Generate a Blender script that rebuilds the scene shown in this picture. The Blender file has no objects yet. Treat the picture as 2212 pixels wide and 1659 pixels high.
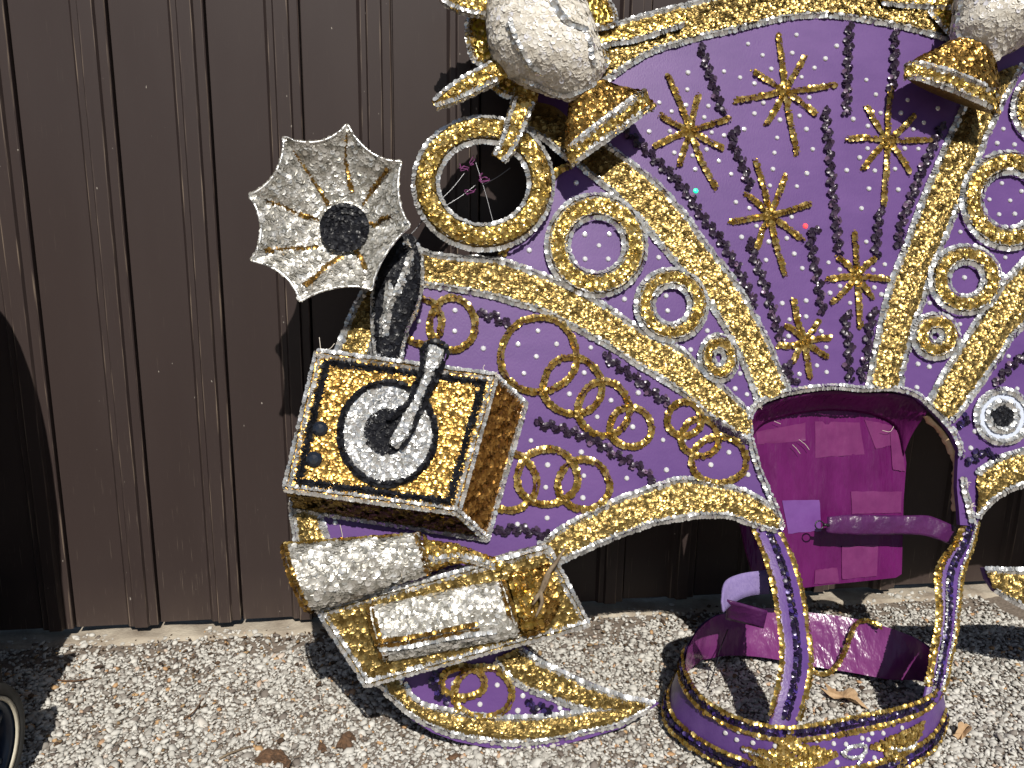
import bpy, math, random
import numpy as np
from mathutils import Vector, Matrix
from mathutils.geometry import tessellate_polygon
random.seed(7); rng = np.random.default_rng(11)
SC = bpy.context.scene
COL = SC.collection

# ------------------------------------------------------------------ camera
F_PX = 1671.1                     # focal length on a 2212 x 1659 picture
PITCH, YAW, ROLL = math.radians(12.09), math.radians(7.87), math.radians(0.95)
CAM = np.array([0.0, -1.885, 1.040])
_f = np.array([math.sin(YAW)*math.cos(PITCH), math.cos(YAW)*math.cos(PITCH), -math.sin(PITCH)])
_r = np.array([math.cos(YAW), -math.sin(YAW), 0.0]); _u = np.cross(_r, _f)
CR = math.cos(ROLL)*_r + math.sin(ROLL)*_u
CU = math.cos(ROLL)*_u - math.sin(ROLL)*_r
cam = bpy.data.cameras.new('camera'); camo = bpy.data.objects.new('camera', cam); COL.objects.link(camo)
M = Matrix.Identity(4)
for i in range(3):
    M[i][0], M[i][1], M[i][2], M[i][3] = CR[i], CU[i], -_f[i], CAM[i]
camo.matrix_world = M
cam.sensor_width = 36.0; cam.lens = F_PX/2212*36.0; cam.clip_start = 0.02; cam.clip_end = 500
SC.camera = camo

# ------------------------------------------------------------------ sky, sun, exposure
EL, HEAD = math.radians(48), math.radians(-3.0)      # height of the sun; heading its light travels (0 = straight at the wall)
wd = bpy.data.worlds.new('World'); SC.world = wd; wd.use_nodes = True
nt = wd.node_tree; bg = nt.nodes['Background']
sky = nt.nodes.new('ShaderNodeTexSky'); sky.sky_type = 'NISHITA'; sky.sun_disc = False
sky.sun_elevation = EL; sky.sun_rotation = math.radians(180)+HEAD
nt.links.new(sky.outputs[0], bg.inputs[0]); bg.inputs[1].default_value = 0.05
sl = bpy.data.lights.new('sun', 'SUN'); sl.energy = 5.0; sl.angle = math.radians(0.5); sl.color = (1.0, 0.95, 0.87)
so = bpy.data.objects.new('sun', sl); COL.objects.link(so)
sdir = Vector((math.sin(HEAD)*math.cos(EL), math.cos(HEAD)*math.cos(EL), -math.sin(EL)))
so.rotation_euler = sdir.to_track_quat('-Z', 'Y').to_euler(); so.location = (0.3, -3, 4)
SC.view_settings.view_transform = 'Standard'; SC.view_settings.look = 'None'
SC.view_settings.gamma = 1; SC.view_settings.exposure = 0.0
SC.view_settings.use_curve_mapping = False

# ------------------------------------------------------------------ geometry of the place
def unit(v): v = np.asarray(v, float); return v/np.linalg.norm(v, axis=-1, keepdims=True)
def ray(p):  # direction with unit forward component
    return _f + ((p[0]-1106.0)/F_PX)*CR - ((p[1]-829.5)/F_PX)*CU
def proj(P):
    d = np.asarray(P)-CAM; w = d@_f
    return np.stack([1106+F_PX*(d@CR)/w, 829.5-F_PX*(d@CU)/w], -1)
def on_z(p, z=0.0):
    d = ray(p); return CAM+d*((z-CAM[2])/d[2])
def on_y(p, y=0.0):
    d = ray(p); return CAM+d*((y-CAM[1])/d[1])
def at_d(p, d): return CAM+ray(p)*d
def depth(P): return float((np.asarray(P)-CAM)@_f)
# the board leans back against the wall
FOOT = on_z((1120, 1621), 0.0)
TOPY, TOPZ = -0.045, 1.53
LEAN = math.atan2(TOPY-FOOT[1], TOPZ)
E1 = np.array([1.0, 0, 0]); E2 = np.array([0, math.sin(LEAN), math.cos(LEAN)]); EN = np.array([0, -math.cos(LEAN), math.sin(LEAN)])
def B(p, off=0.0):
    o = FOOT+EN*off; d = ray(p); t = ((o-CAM)@EN)/(d@EN); return CAM+d*t
ORG = {'c1': (0, 0, 1/3), 'c2': (737.3, 0, 1/3), 'c3': (1474.7, 0, 1/3), 'c4': (0, 553, 1/3), 'c5': (737.3, 553, 1/3), 'c6': (1474.7, 553, 1/3),
       'b1': (0, 1106, 1/3), 'b2': (603.5, 1106, 1/3), 'b3': (1340.8, 1106, 1/3), 'p': (1591, 823, .2808), 'h': (515.7, 230.4, .3307),
       'g': (603.5, 724.2, .2977), 'r': (1882.8, 0, .2315), 'q': (1865.2, 822.9, .2977), 'f': (0, 0, 1)}
def C(k, *pts):
    ox, oy, s = ORG[k]; return [(ox+x*s, oy+y*s) for x, y in pts]
def BB(pts, off=0.0): return np.array([B(p, off) for p in pts])

# ------------------------------------------------------------------ materials
def mat(name, col, rough=0.5, metal=0.0, spec=0.5, col2=None, rvar=0.0, noise=None, bump=None, island=None, coat=0.0, sheen=0.0, emis=None):
    """col2 + island: colour varies piece by piece; noise=(scale, col2): colour varies over the surface; bump=(scale, strength, stretch)"""
    m = bpy.data.materials.new(name); m.use_nodes = True
    n = m.node_tree.nodes; l = m.node_tree.links; b = n['Principled BSDF']
    b.inputs['Base Color'].default_value = (*col, 1); b.inputs['Roughness'].default_value = rough
    b.inputs['Metallic'].default_value = metal; b.inputs['Specular IOR Level'].default_value = spec
    b.inputs['Coat Weight'].default_value = coat
    if emis: b.inputs['Emission Color'].default_value = (*emis[:3], 1); b.inputs['Emission Strength'].default_value = emis[3]
    tc = n.new('ShaderNodeTexCoord')
    if island:
        g = n.new('ShaderNodeNewGeometry'); cr = n.new('ShaderNodeValToRGB')
        els = cr.color_ramp.elements
        els[0].color = (*island[0][1], 1); els[0].position = island[0][0]
        els[1].color = (*island[-1][1], 1); els[1].position = island[-1][0]
        for pos, c in island[1:-1]:
            e = els.new(pos); e.color = (*c, 1)
        l.new(g.outputs['Random Per Island'], cr.inputs[0]); l.new(cr.outputs[0], b.inputs['Base Color'])
        if rvar:
            mr = n.new('ShaderNodeMapRange'); mu = n.new('ShaderNodeMath'); mu.operation = 'MULTIPLY'; mu.inputs[1].default_value = 7.31
            fr = n.new('ShaderNodeMath'); fr.operation = 'FRACT'
            l.new(g.outputs['Random Per Island'], mu.inputs[0]); l.new(mu.outputs[0], fr.inputs[0]); l.new(fr.outputs[0], mr.inputs[0])
            mr.inputs[3].default_value = max(0.03, rough-rvar); mr.inputs[4].default_value = rough+rvar
            l.new(mr.outputs[0], b.inputs['Roughness'])
    if noise:
        nz = n.new('ShaderNodeTexNoise'); nz.inputs['Scale'].default_value = noise[0]; nz.inputs['Detail'].default_value = 6
        nz.inputs['Roughness'].default_value = 0.65
        mp = n.new('ShaderNodeMapping'); l.new(tc.outputs['Object'], mp.inputs[0]); l.new(mp.outputs[0], nz.inputs[0])
        if len(noise) > 2: mp.inputs['Scale'].default_value = noise[2]
        mx = n.new('ShaderNodeMix'); mx.data_type = 'RGBA'
        rr = n.new('ShaderNodeValToRGB'); rr.color_ramp.elements[0].position = 0.35; rr.color_ramp.elements[1].position = 0.68
        l.new(nz.outputs[0], rr.inputs[0]); l.new(rr.outputs[0], mx.inputs['Factor'])
        mx.inputs['A'].default_value = (*col, 1); mx.inputs['B'].default_value = (*noise[1], 1)
        l.new(mx.outputs['Result'], b.inputs['Base Color'])
    if bump:
        nb = n.new('ShaderNodeTexNoise'); nb.inputs['Scale'].default_value = bump[0]; nb.inputs['Detail'].default_value = 4
        mb = n.new('ShaderNodeMapping'); mb.inputs['Scale'].default_value = bump[2] if len(bump) > 2 else (1, 1, 1)
        l.new(tc.outputs['Object'], mb.inputs[0]); l.new(mb.outputs[0], nb.inputs[0])
        bp = n.new('ShaderNodeBump'); bp.inputs['Strength'].default_value = bump[1]; bp.inputs['Distance'].default_value = bump[3] if len(bump) > 3 else 0.004
        l.new(nb.outputs[0], bp.inputs['Height']); l.new(bp.outputs[0], b.inputs['Normal'])
    return m
MT = {}
MT['gold'] = mat('gold sequin', (.6, .4, .1), .34, .84, rvar=.08, island=[(0, (.165, .106, .030)), (.5, (.24, .162, .050)), (1, (.34, .242, .088))])
MT['amber'] = mat('amber gold sequin', (.6, .36, .07), .30, .86, rvar=.10, island=[(0, (.21, .112, .025)), (.5, (.32, .185, .044)), (1, (.45, .28, .085))])
MT['copper'] = mat('copper gold sequin', (.5, .25, .05), .42, .8, rvar=.10, island=[(0, (.20, .090, .020)), (.5, (.32, .160, .036)), (1, (.46, .255, .070))])
MT['braid'] = mat('bright gold braid', (.7, .45, .1), .32, .85, rvar=.12, island=[(0, (.32, .195, .036)), (.5, (.50, .335, .085)), (1, (.72, .54, .22))])
MT['silver'] = mat('silver sequin', (.8, .8, .78), .27, .68, rvar=.15, island=[(0, (.46, .46, .45)), (.5, (.72, .72, .70)), (1, (.90, .90, .90))])
MT['silvercloth'] = mat('silver sequin cloth', (.8, .8, .78), .40, .60, rvar=.15, island=[(0, (.32, .31, .27)), (.5, (.52, .50, .45)), (1, (.76, .75, .72))])
MT['black'] = mat('black sequin', (.02, .02, .022), .42, 0, .18, rvar=.15, island=[(0, (.005, .005, .007)), (1, (.017, .018, .023))])
MT['plum'] = mat('dark plum sequin', (.03, .02, .035), .33, .1, .4, rvar=.12, island=[(0, (.018, .010, .022)), (.8, (.034, .020, .042)), (.9, (.07, .04, .08)), (1, (.20, .12, .20))])
MT['indigo'] = mat('indigo sequin', (.03, .02, .09), .28, .3, .5, rvar=.12, island=[(0, (.010, .007, .018)), (.7, (.022, .013, .05)), (1, (.08, .045, .28))])
MT['pearl'] = mat('pearl white sequin', (.7, .65, .57), .34, 0, .5, rvar=.12, coat=.2, island=[(0, (.58, .53, .45)), (.5, (.68, .64, .56)), (.85, (.75, .72, .66)), (1, (.72, .72, .79))])
MT['goldbase'] = mat('gold lurex cloth', (.17, .105, .028), .42, .7, noise=(260, (.30, .20, .06), (1, 1, 1)), bump=(500, .6))
MT['copperbase'] = mat('copper lurex cloth', (.20, .09, .02), .45, .7, noise=(260, (.34, .17, .04)), bump=(500, .6))
MT['silverbase'] = mat('silver lurex cloth', (.36, .34, .30), .42, .75, noise=(260, (.60, .58, .53)), bump=(500, .6))
MT['blackbase'] = mat('black cloth', (.012, .012, .014), .7)
MT['pearlbase'] = mat('cream cloth', (.46, .41, .34), .6, noise=(90, (.58, .53, .45)))
MT['yellow'] = mat('yellow foil', (.62, .50, .05), .3, .25, noise=(60, (.45, .33, .03)), bump=(120, .4))
MT['purple'] = mat('purple satin paint', (.096, .041, .176), .46, 0, .35, noise=(7, (.122, .056, .208), (1, 1, 2.2)), bump=(420, .10, (1, 1, .35)))
MT['edge'] = mat('board edge', (.34, .21, .10), .8, noise=(60, (.16, .06, .16)))
MT['tape'] = mat('plum plastic tape', (.082, .006, .066), .27, 0, .25, noise=(14, (.118, .011, .098), (1, 1, .5)), bump=(14, 1.0, (2.0, 1, .45), .012))
MT['tape2'] = mat('rose plastic tape', (.150, .026, .112), .32, 0, .3, noise=(30, (.120, .018, .092)), bump=(16, .8, (1.5, 1, .7), .006))
MT['lining'] = mat('magenta tape lining', (.19, .040, .165), .25, 0, .5, noise=(12, (.14, .026, .13), (1, 1, .4)), bump=(16, 1.0, (1.4, 1, .5), .012))
MT['tape3'] = mat('violet plastic tape', (.15, .055, .24), .34, 0, .5, noise=(30, (.13, .045, .21)), bump=(34, .3))
MT['tape4'] = mat('dark plum tape', (.052, .008, .060), .35, 0, .5, noise=(20, (.075, .013, .08)), bump=(22, .9, (1, 1, 1), .010))
MT['strap'] = mat('violet ribbon', (.085, .036, .18), .4, 0, .5, noise=(30, (.115, .055, .22)), bump=(200, .15))
MT['velcro'] = mat('lilac hook tape', (.21, .16, .36), .85, 0, .2, noise=(120, (.27, .21, .42)), bump=(600, .5))
MT['wire'] = mat('grey wire', (.20, .20, .21), .35, .8)
MT['yarn'] = mat('purple yarn', (.16, .035, .13), .9)
MT['stone'] = mat('clear rhinestone', (.80, .80, .80), .10, .35, .8, coat=.6)
MT['jet'] = mat('jet stone', (.012, .015, .024), .12, 0, .8)
MT['satin'] = mat('pale satin', (.55, .60, .72), .35, 0, .5, bump=(60, .3))
MT['twig'] = mat('dry twig', (.11, .075, .045), .8, noise=(70, (.24, .185, .12)))
MT['bark'] = mat('bark', (.06, .035, .020), .9, noise=(90, (.17, .09, .045)), bump=(120, .9))
MT['leaf'] = mat('dead leaf', (.36, .23, .12), .75, noise=(50, (.48, .33, .19)), bump=(90, .6))
MT['thread'] = mat('pale thread', (.62, .56, .48), .8)
MT['glint_green'] = mat('green glint glow', (.05, .6, .25), .2, emis=(.0, .85, .22, 3.5))  # sun glint colours put in as glow, this one and the red
MT['glint_red'] = mat('red glint glow', (.7, .05, .05), .2, emis=(1.0, .03, .03, 4.0))
MT['rubber'] = mat('black rubber', (.018, .018, .017), .75, noise=(40, (.03, .03, .028)))
MT['rim'] = mat('navy plastic rim', (.018, .03, .055), .35)
MT['cream'] = mat('cream line', (.50, .46, .36), .5)
MT['fabric'] = mat('black fabric', (.015, .015, .017), .85)
MT['tube'] = mat('dark tube', (.03, .03, .033), .35, .6)

# ------------------------------------------------------------------ mesh helpers
def mesh_obj(name, V, Fs, m, parent=None, smooth=False, kind=None):
    """V (n,3); Fs: list of faces, or an (m,3) array for large meshes"""
    me = bpy.data.meshes.new(name)
    if isinstance(Fs, np.ndarray):
        V = np.asarray(V, np.float32); k = Fs.shape[1]
        me.vertices.add(len(V)); me.vertices.foreach_set('co', V.ravel())
        me.loops.add(Fs.size); me.loops.foreach_set('vertex_index', Fs.astype(np.int32).ravel())
        me.polygons.add(len(Fs)); me.polygons.foreach_set('loop_start', np.arange(0, Fs.size, k, dtype=np.int32))
        me.polygons.foreach_set('loop_total', np.full(len(Fs), k, np.int32))
        me.update(calc_edges=True); me.validate()
    else:
        me.from_pydata([tuple(map(float, v)) for v in V], [], [tuple(map(int, f)) for f in Fs]); me.update()
    mats = m if isinstance(m, (list, tuple)) else [m]
    for x in mats: me.materials.append(x)
    if smooth: me.polygons.foreach_set('use_smooth', np.ones(len(me.polygons), bool))
    o = bpy.data.objects.new(name, me); COL.objects.link(o)
    if parent is not None: adopt(o, parent)
    if kind: o['kind'] = kind
    return o
def adopt(o, parent):
    o.parent = parent
    if parent.type == 'EMPTY': o.matrix_parent_inverse = Matrix.Translation(-Vector(parent.location))
def thing(name, loc, label, cat, group=None):
    o = bpy.data.objects.new(name, None); o.location = [float(x) for x in loc]; o.empty_display_size = .05; COL.objects.link(o)
    o['label'] = label; o['category'] = cat
    if group: o['group'] = group
    return o
def tag(o, label, cat, group=None):
    o['label'] = label; o['category'] = cat
    if group: o['group'] = group
    return o

def smooth_curve(P, step, closed=False):
    """Catmull-Rom through P, resampled evenly; returns points and unit tangents"""
    P = np.asarray(P, float); n = len(P)
    if closed: Q = np.vstack([P[-1:], P, P[:2]])
    else: Q = np.vstack([2*P[0]-P[1], P, 2*P[-1]-P[-2]])
    out = []
    for i in range(1, len(Q)-2):
        t = np.linspace(0, 1, 14, endpoint=False)[:, None]
        a, b, c, d = Q[i-1], Q[i], Q[i+1], Q[i+2]
        out.append(.5*((2*b)+(-a+c)*t+(2*a-5*b+4*c-d)*t*t+(-a+3*b-3*c+d)*t**3))
    out.append(Q[len(Q)-2][None]); X = np.vstack(out)
    L = np.r_[0, np.cumsum(np.linalg.norm(np.diff(X, axis=0), axis=1))]
    k = max(2, int(round(L[-1]/step)) + (0 if closed else 1))
    s = np.linspace(0, L[-1], k, endpoint=not closed)
    R = np.stack([np.interp(s, L, X[:, j]) for j in range(3)], 1)
    if closed: T = np.roll(R, -1, 0)-np.roll(R, 1, 0)
    else: T = np.gradient(R, axis=0)
    return R, unit(T)
def resample(P, k):
    R, _ = smooth_curve(P, 1e-3*max(1, np.linalg.norm(np.diff(np.asarray(P), axis=0), axis=1).sum()*4))
    L = np.r_[0, np.cumsum(np.linalg.norm(np.diff(R, axis=0), axis=1))]; s = np.linspace(0, L[-1], k)
    return np.stack([np.interp(s, L, R[:, j]) for j in range(3)], 1)

class Seq:
    """thousands of little cupped discs gathered into one mesh"""
    def __init__(s): s.P = []; s.N = []; s.R = []
    def add(s, P, N, R, tilt=.2):
        P = np.atleast_2d(P); N = np.broadcast_to(N, P.shape)
        N = unit(unit(N)+rng.normal(0, tilt*.50, P.shape)+tilt*.65*np.stack([np.sin(P[:, 0]*190+P[:, 2]*120+1)*np.cos(P[:, 2]*260), np.sin(P[:, 2]*150-P[:, 0]*90), np.cos(P[:, 2]*210+P[:, 0]*170)*np.sin(P[:, 0]*130)], 1)); R = np.broadcast_to(R, (len(P),))*rng.uniform(.9, 1.1, len(P))
        s.P.append(P); s.N.append(N); s.R.append(R)
    def build(s, name, m, parent, k=8):
        P = np.vstack(s.P); N = np.vstack(s.N); R = np.concatenate(s.R); n = len(P)
        a = np.where(np.abs(N[:, 2:3]) < .9, [[0, 0, 1.]], [[1., 0, 0]]); T = unit(np.cross(N, a)); Bv = np.cross(N, T)
        ph = rng.uniform(0, 6.28, n)
        V = np.empty((n, k+1, 3))
        for j in range(k):
            c = np.cos(ph+2*math.pi*j/k)[:, None]; q = np.sin(ph+2*math.pi*j/k)[:, None]
            V[:, j] = P+R[:, None]*(c*T+q*Bv)
        V[:, k] = P-N*R[:, None]*.20
        base = (np.arange(n)*(k+1))[:, None, None]
        tri = np.array([[k, j, (j+1) % k] for j in range(k)])[None]+base
        o = mesh_obj(name, V.reshape(-1, 3), tri.reshape(-1, 3), m, parent, kind='stuff')
        return o

def strand(seq, P, nrm=None, r=.0052, lat=.0040, step=.0034, tilt=.32, closed=False, lift=.003, out=.55, wave=0, wlen=.026):
    """sequin string: discs alternate to the two sides of the line and overlap"""
    P = np.asarray(P, float)
    Q, T = smooth_curve(P, step, closed)
    if nrm is None: N = np.broadcast_to(EN, Q.shape)
    else:
        nrm = np.asarray(nrm, float)
        if nrm.ndim == 1: N = np.broadcast_to(nrm, Q.shape)
        else: N = unit(np.stack([np.interp(np.linspace(0, 1, len(Q)), np.linspace(0, 1, len(nrm)), nrm[:, j]) for j in range(3)], 1))
    S = unit(np.cross(N, T))
    i = np.arange(len(Q)); sd = np.where(i % 2 == 0, 1.0, -1.0)[:, None]
    w = (np.sin(i*step*2*math.pi/wlen)*wave)[:, None] if wave else 0
    X = Q+N*(lift+rng.uniform(0, .0018, (len(Q), 1)))+S*(sd*lat+w)+rng.normal(0, .0004, Q.shape)
    seq.add(X, N+S*sd*out+T*rng.choice([-.3, .3, .15], (len(Q), 1)), r, tilt)

def poly_slab(name, pts3, nrm, thick, m, medge, parent, kind=None):
    """flat polygon with thickness behind it"""
    P = np.asarray(pts3); n = len(P); nrm = np.asarray(nrm)
    V = np.vstack([P, P-nrm*thick])
    tris = [tuple(t) for t in tessellate_polygon([[Vector(p) for p in P]])]
    Fs = []; mi = []
    for t in tris:
        a, b, c = [P[i] for i in t]
        if np.cross(b-a, c-a)@nrm < 0: t = t[::-1]
        Fs += [t, tuple(i+n for i in t[::-1])]; mi += [0, 0]
    for i in range(n):
        j = (i+1) % n; Fs.append((i, i+n, j+n, j)); mi.append(1)
    o = mesh_obj(name, V, Fs, [m, medge], parent, kind=kind)
    o.data.polygons.foreach_set('material_index', mi)
    return o
def grid_obj(name, G, m, parent=None, closed_u=False, smooth=True, caps=False, thick=0, kind=None):
    """G (a,b,3) grid; closed_u wraps the second index"""
    a, b, _ = G.shape; V = G.reshape(-1, 3); Fs = []
    bb = b if closed_u else b-1
    for i in range(a-1):
        for j in range(bb):
            k = (j+1) % b; Fs.append((i*b+j, i*b+k, (i+1)*b+k, (i+1)*b+j))
    if caps: Fs += [tuple(range(b))[::-1], tuple((a-1)*b+j for j in range(b))]
    o = mesh_obj(name, V, Fs, m, parent, smooth=smooth, kind=kind)
    if thick:
        md = o.modifiers.new('thickness', 'SOLIDIFY'); md.thickness = thick; md.offset = 0
    return o
def tube(name, P, r, m, parent, sides=6, closed=False, step=None):
    P = np.asarray(P, float); Q, T = smooth_curve(P, step or max(float(np.max(r))*1.5, .003), closed)
    rr = np.broadcast_to(r, (len(Q),)) if np.ndim(r) == 0 else np.interp(np.linspace(0, 1, len(Q)), np.linspace(0, 1, len(r)), r)
    up = np.array([.31, .2, .93]); A = unit(np.cross(T, up)); Bv = np.cross(T, A)
    th = np.linspace(0, 2*math.pi, sides, endpoint=False)
    G = Q[:, None]+rr[:, None, None]*(np.cos(th)[None, :, None]*A[:, None]+np.sin(th)[None, :, None]*Bv[:, None])
    if closed: G = np.concatenate([G, G[:1]])
    return grid_obj(name, G, m, parent, closed_u=True, caps=not closed)

class Surf:
    """sampled surface, so that trims can be laid on it"""
    def __init__(s, P, N): s.P = P.reshape(-1, 3); s.N = N.reshape(-1, 3); s.q = proj(s.P)
    def pick(s, p):
        i = np.argmin(((s.q-np.asarray(p))**2).sum(1)); return s.P[i], s.N[i]
    def lay(s, pts):
        r = [s.pick(p) for p in pts]; return np.array([a for a, _ in r]), np.array([b for _, b in r])
def grid_normals(G, ref=None):
    du = np.gradient(G, axis=0); dv = np.gradient(G, axis=1); N = np.cross(du, dv); N = N/(np.linalg.norm(N, axis=-1, keepdims=True)+1e-12)
    if ref is not None: N = np.where(((N*ref).sum(-1) < 0)[..., None], -N, N)
    return N
def blob(name, secs, off, ratio, m, parent, nrm=None, seg=28, sub=6, flat=False, caps=True):
    """round body through sections, each given by its two edge points in the picture, standing at a distance off from the board"""
    nrm = EN if nrm is None else nrm
    L = np.array([B(a, off) for a, b in secs]); R = np.array([B(b, off) for a, b in secs])
    k = (len(secs)-1)*sub+1
    def up(P):
        t = np.linspace(0, len(P)-1, k); Q = np.vstack([2*P[0]-P[1], P, 2*P[-1]-P[-2]]); o = []
        for x in t:
            i = min(int(x), len(P)-2); f = x-i; a, b, c, d = Q[i:i+4]
            o.append(.5*((2*b)+(-a+c)*f+(2*a-5*b+4*c-d)*f*f+(-a+3*b-3*c+d)*f**3))
        return np.array(o)
    if flat: L = np.array([L[0]+(L[-1]-L[0])*t for t in np.linspace(0, 1, k)]) if len(secs) == 2 else up(L)
    else: L = up(L)
    R = up(R)
    c = (L+R)/2; h = (R-L)/2; hl = np.linalg.norm(h, axis=1)[:, None]
    if np.ndim(ratio): hl = hl*np.interp(np.linspace(0, 1, k), np.linspace(0, 1, len(ratio)), ratio)[:, None]; ratio = 1.0
    th = np.linspace(0, 2*math.pi, seg, endpoint=False)
    G = c[:, None]+h[:, None]*np.cos(th)[None, :, None]+(nrm*hl*ratio)[:, None]*np.sin(th)[None, :, None]
    o = grid_obj(name, G, m, parent, closed_u=True, caps=caps)
    # fine front samples for sequins and trims
    th2 = np.linspace(-.35, math.pi+.35, 60)
    G2 = c[:, None]+h[:, None]*np.cos(th2)[None, :, None]+(nrm*hl*ratio)[:, None]*np.sin(th2)[None, :, None]
    N2 = grid_normals(G2); cc = np.broadcast_to(c[:, None], G2.shape)
    N2 = np.where((((G2-cc)*N2).sum(-1) < 0)[..., None], -N2, N2)
    return o, G2, N2
def fill_grid(seq, G, N, sp, r, tilt=.2, lift=.0016, mask=None, jitter=.25):
    """cover a sampled grid surface with staggered sequins at spacing sp"""
    a, b, _ = G.shape
    la = np.linalg.norm(np.diff(G, axis=0), axis=-1).max(1).sum(); k = max(2, int(la/sp))
    # arc length along the first index on the middle line
    mid = G[:, b//2]; La = np.r_[0, np.cumsum(np.linalg.norm(np.diff(G, axis=0), axis=-1).max(1))]
    for ii in range(k+1):
        s = La[-1]*ii/k; i = np.interp(s, La, np.arange(a)); i0 = min(int(i), a-2); f = i-i0
        row = G[i0]*(1-f)+G[i0+1]*f; rn = N[i0]*(1-f)+N[i0+1]*f
        Lb = np.r_[0, np.cumsum(np.linalg.norm(np.diff(row, axis=0), axis=1))]
        kb = int(Lb[-1]/sp)
        if kb < 1: continue
        t = (np.arange(kb+1)+(.5 if ii % 2 else 0)+rng.uniform(-jitter, jitter, kb+1))*sp; t = t[(t >= 0) & (t <= Lb[-1])]
        if not len(t): continue
        X = np.stack([np.interp(t, Lb, row[:, j]) for j in range(3)], 1); Nn = np.stack([np.interp(t, Lb, rn[:, j]) for j in range(3)], 1)
        X = X+unit(Nn)*(lift+rng.uniform(0, .002, (len(t), 1)))+rng.normal(0, sp*jitter*.35, X.shape)
        if mask is not None:
            keep = mask(X)
            X = X[keep]; Nn = Nn[keep]
            if not len(X): continue
        seq.add(X, Nn, r, tilt)
def quad_grid(c, nu=24, nv=24):
    c = [np.asarray(x) for x in c]; u = np.linspace(0, 1, nu)[:, None, None]; v = np.linspace(0, 1, nv)[None, :, None]
    return c[0]*(1-u)*(1-v)+c[1]*(1-u)*v+c[2]*u*v+c[3]*u*(1-v)

# ================================================================== SETTING
# ground: one sheet out to the horizon, gravel stones on it near the wall
def ground_material():
    m = bpy.data.materials.new('grit'); m.use_nodes = True; n = m.node_tree.nodes; l = m.node_tree.links; b = n['Principled BSDF']
    tc = n.new('ShaderNodeTexCoord'); v = n.new('ShaderNodeTexVoronoi'); v.inputs['Scale'].default_value = 130
    l.new(tc.outputs['Object'], v.inputs[0]); cr = n.new('ShaderNodeValToRGB')
    for p, c in ((.0, (.24, .21, .17)), (1.0, (.46, .42, .36))):
        pass
    cr.color_ramp.elements[0].color = (.11, .085, .066, 1); cr.color_ramp.elements[1].color = (.24, .20, .165, 1)
    l.new(v.outputs['Color'], cr.inputs[0]); nz = n.new('ShaderNodeTexNoise'); nz.inputs['Scale'].default_value = 9; nz.inputs['Detail'].default_value = 8
    l.new(tc.outputs['Object'], nz.inputs[0]); mx = n.new('ShaderNodeMix'); mx.data_type = 'RGBA'; mx.inputs['B'].default_value = (.17, .135, .105, 1)
    l.new(nz.outputs[0], mx.inputs['Factor']); l.new(cr.outputs[0], mx.inputs['A']); l.new(mx.outputs['Result'], b.inputs['Base Color'])
    b.inputs['Roughness'].default_value = .95
    bp = n.new('ShaderNodeBump'); bp.inputs['Strength'].default_value = .8; bp.inputs['Distance'].default_value = .003
    l.new(v.outputs['Distance'], bp.inputs['Height']); l.new(bp.outputs[0], b.inputs['Normal']); return m
MT['grit'] = ground_material()
g = mesh_obj('ground', [(-150, -150, 0), (150, -150, 0), (150, 150, 0), (-150, 150, 0)], [(0, 1, 2, 3)], MT['grit'], kind='structure')

def ico():
    t = (1+5**.5)/2
    v = unit(np.array([(-1, t, 0), (1, t, 0), (-1, -t, 0), (1, -t, 0), (0, -1, t), (0, 1, t), (0, -1, -t), (0, 1, -t), (t, 0, -1), (t, 0, 1), (-t, 0, -1), (-t, 0, 1)], float))
    f = np.array([(0, 11, 5), (0, 5, 1), (0, 1, 7), (0, 7, 10), (0, 10, 11), (1, 5, 9), (5, 11, 4), (11, 10, 2), (10, 7, 6), (7, 1, 8), (3, 9, 4), (3, 4, 2), (3, 2, 6), (3, 6, 8), (3, 8, 9), (4, 9, 5), (2, 4, 11), (6, 2, 10), (8, 6, 7), (9, 8, 1)])
    return v, f
IV, IF = ico()
def rot_rand(n):
    q = unit(rng.normal(size=(n, 4))); w, x, y, z = q.T
    return np.stack([np.stack([1-2*(y*y+z*z), 2*(x*y-z*w), 2*(x*z+y*w)], -1), np.stack([2*(x*y+z*w), 1-2*(x*x+z*z), 2*(y*z-x*w)], -1), np.stack([2*(x*z-y*w), 2*(y*z+x*w), 1-2*(x*x+y*y)], -1)], 1)
def stones(name, P, size, m, parent=None):
    n = len(P); J = 1+rng.normal(0, .17, (n, 12, 1))
    S = np.stack([rng.uniform(.75, 1.25, n), rng.uniform(.6, 1.0, n), rng.uniform(.38, .66, n)], -1)*size[:, None]
    V = IV[None]*J*S[:, None]
    az = rng.uniform(0, 6.28, n); tl = rng.normal(0, .28, (n, 2))
    ca, sa = np.cos(az), np.sin(az)
    x, y, z = V[..., 0].copy(), V[..., 1].copy(), V[..., 2].copy()
    z2 = z+x*tl[:, :1]+y*tl[:, 1:]
    V = np.stack([x*ca[:, None]-y*sa[:, None], x*sa[:, None]+y*ca[:, None], z2], -1)+P[:, None]
    Fs = IF[None]+(np.arange(n)*12)[:, None, None]
    return mesh_obj(name, V.reshape(-1, 3), Fs.reshape(-1, 3), m, parent, kind='stuff')
MT['gravel'] = mat('gravel stone', (.4, .37, .33), .8, 0, .4, rvar=.15, island=[(0, (.11, .085, .070)), (.10, (.23, .205, .18)), (.30, (.40, .385, .35)), (.60, (.50, .485, .445)), (.95, (.60, .585, .54)), (.98, (.42, .24, .12)), (1, (.46, .30, .15))])
sp = .0062
xs = np.arange(-1.22, 1.62, sp); ys = np.arange(-.86, -.004, sp)
X, Y = np.meshgrid(xs, ys); n = X.size
P = np.stack([X.ravel()+rng.uniform(-sp, sp, n)*.6, Y.ravel()+rng.uniform(-sp, sp, n)*.6, np.zeros(n)], -1)
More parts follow.
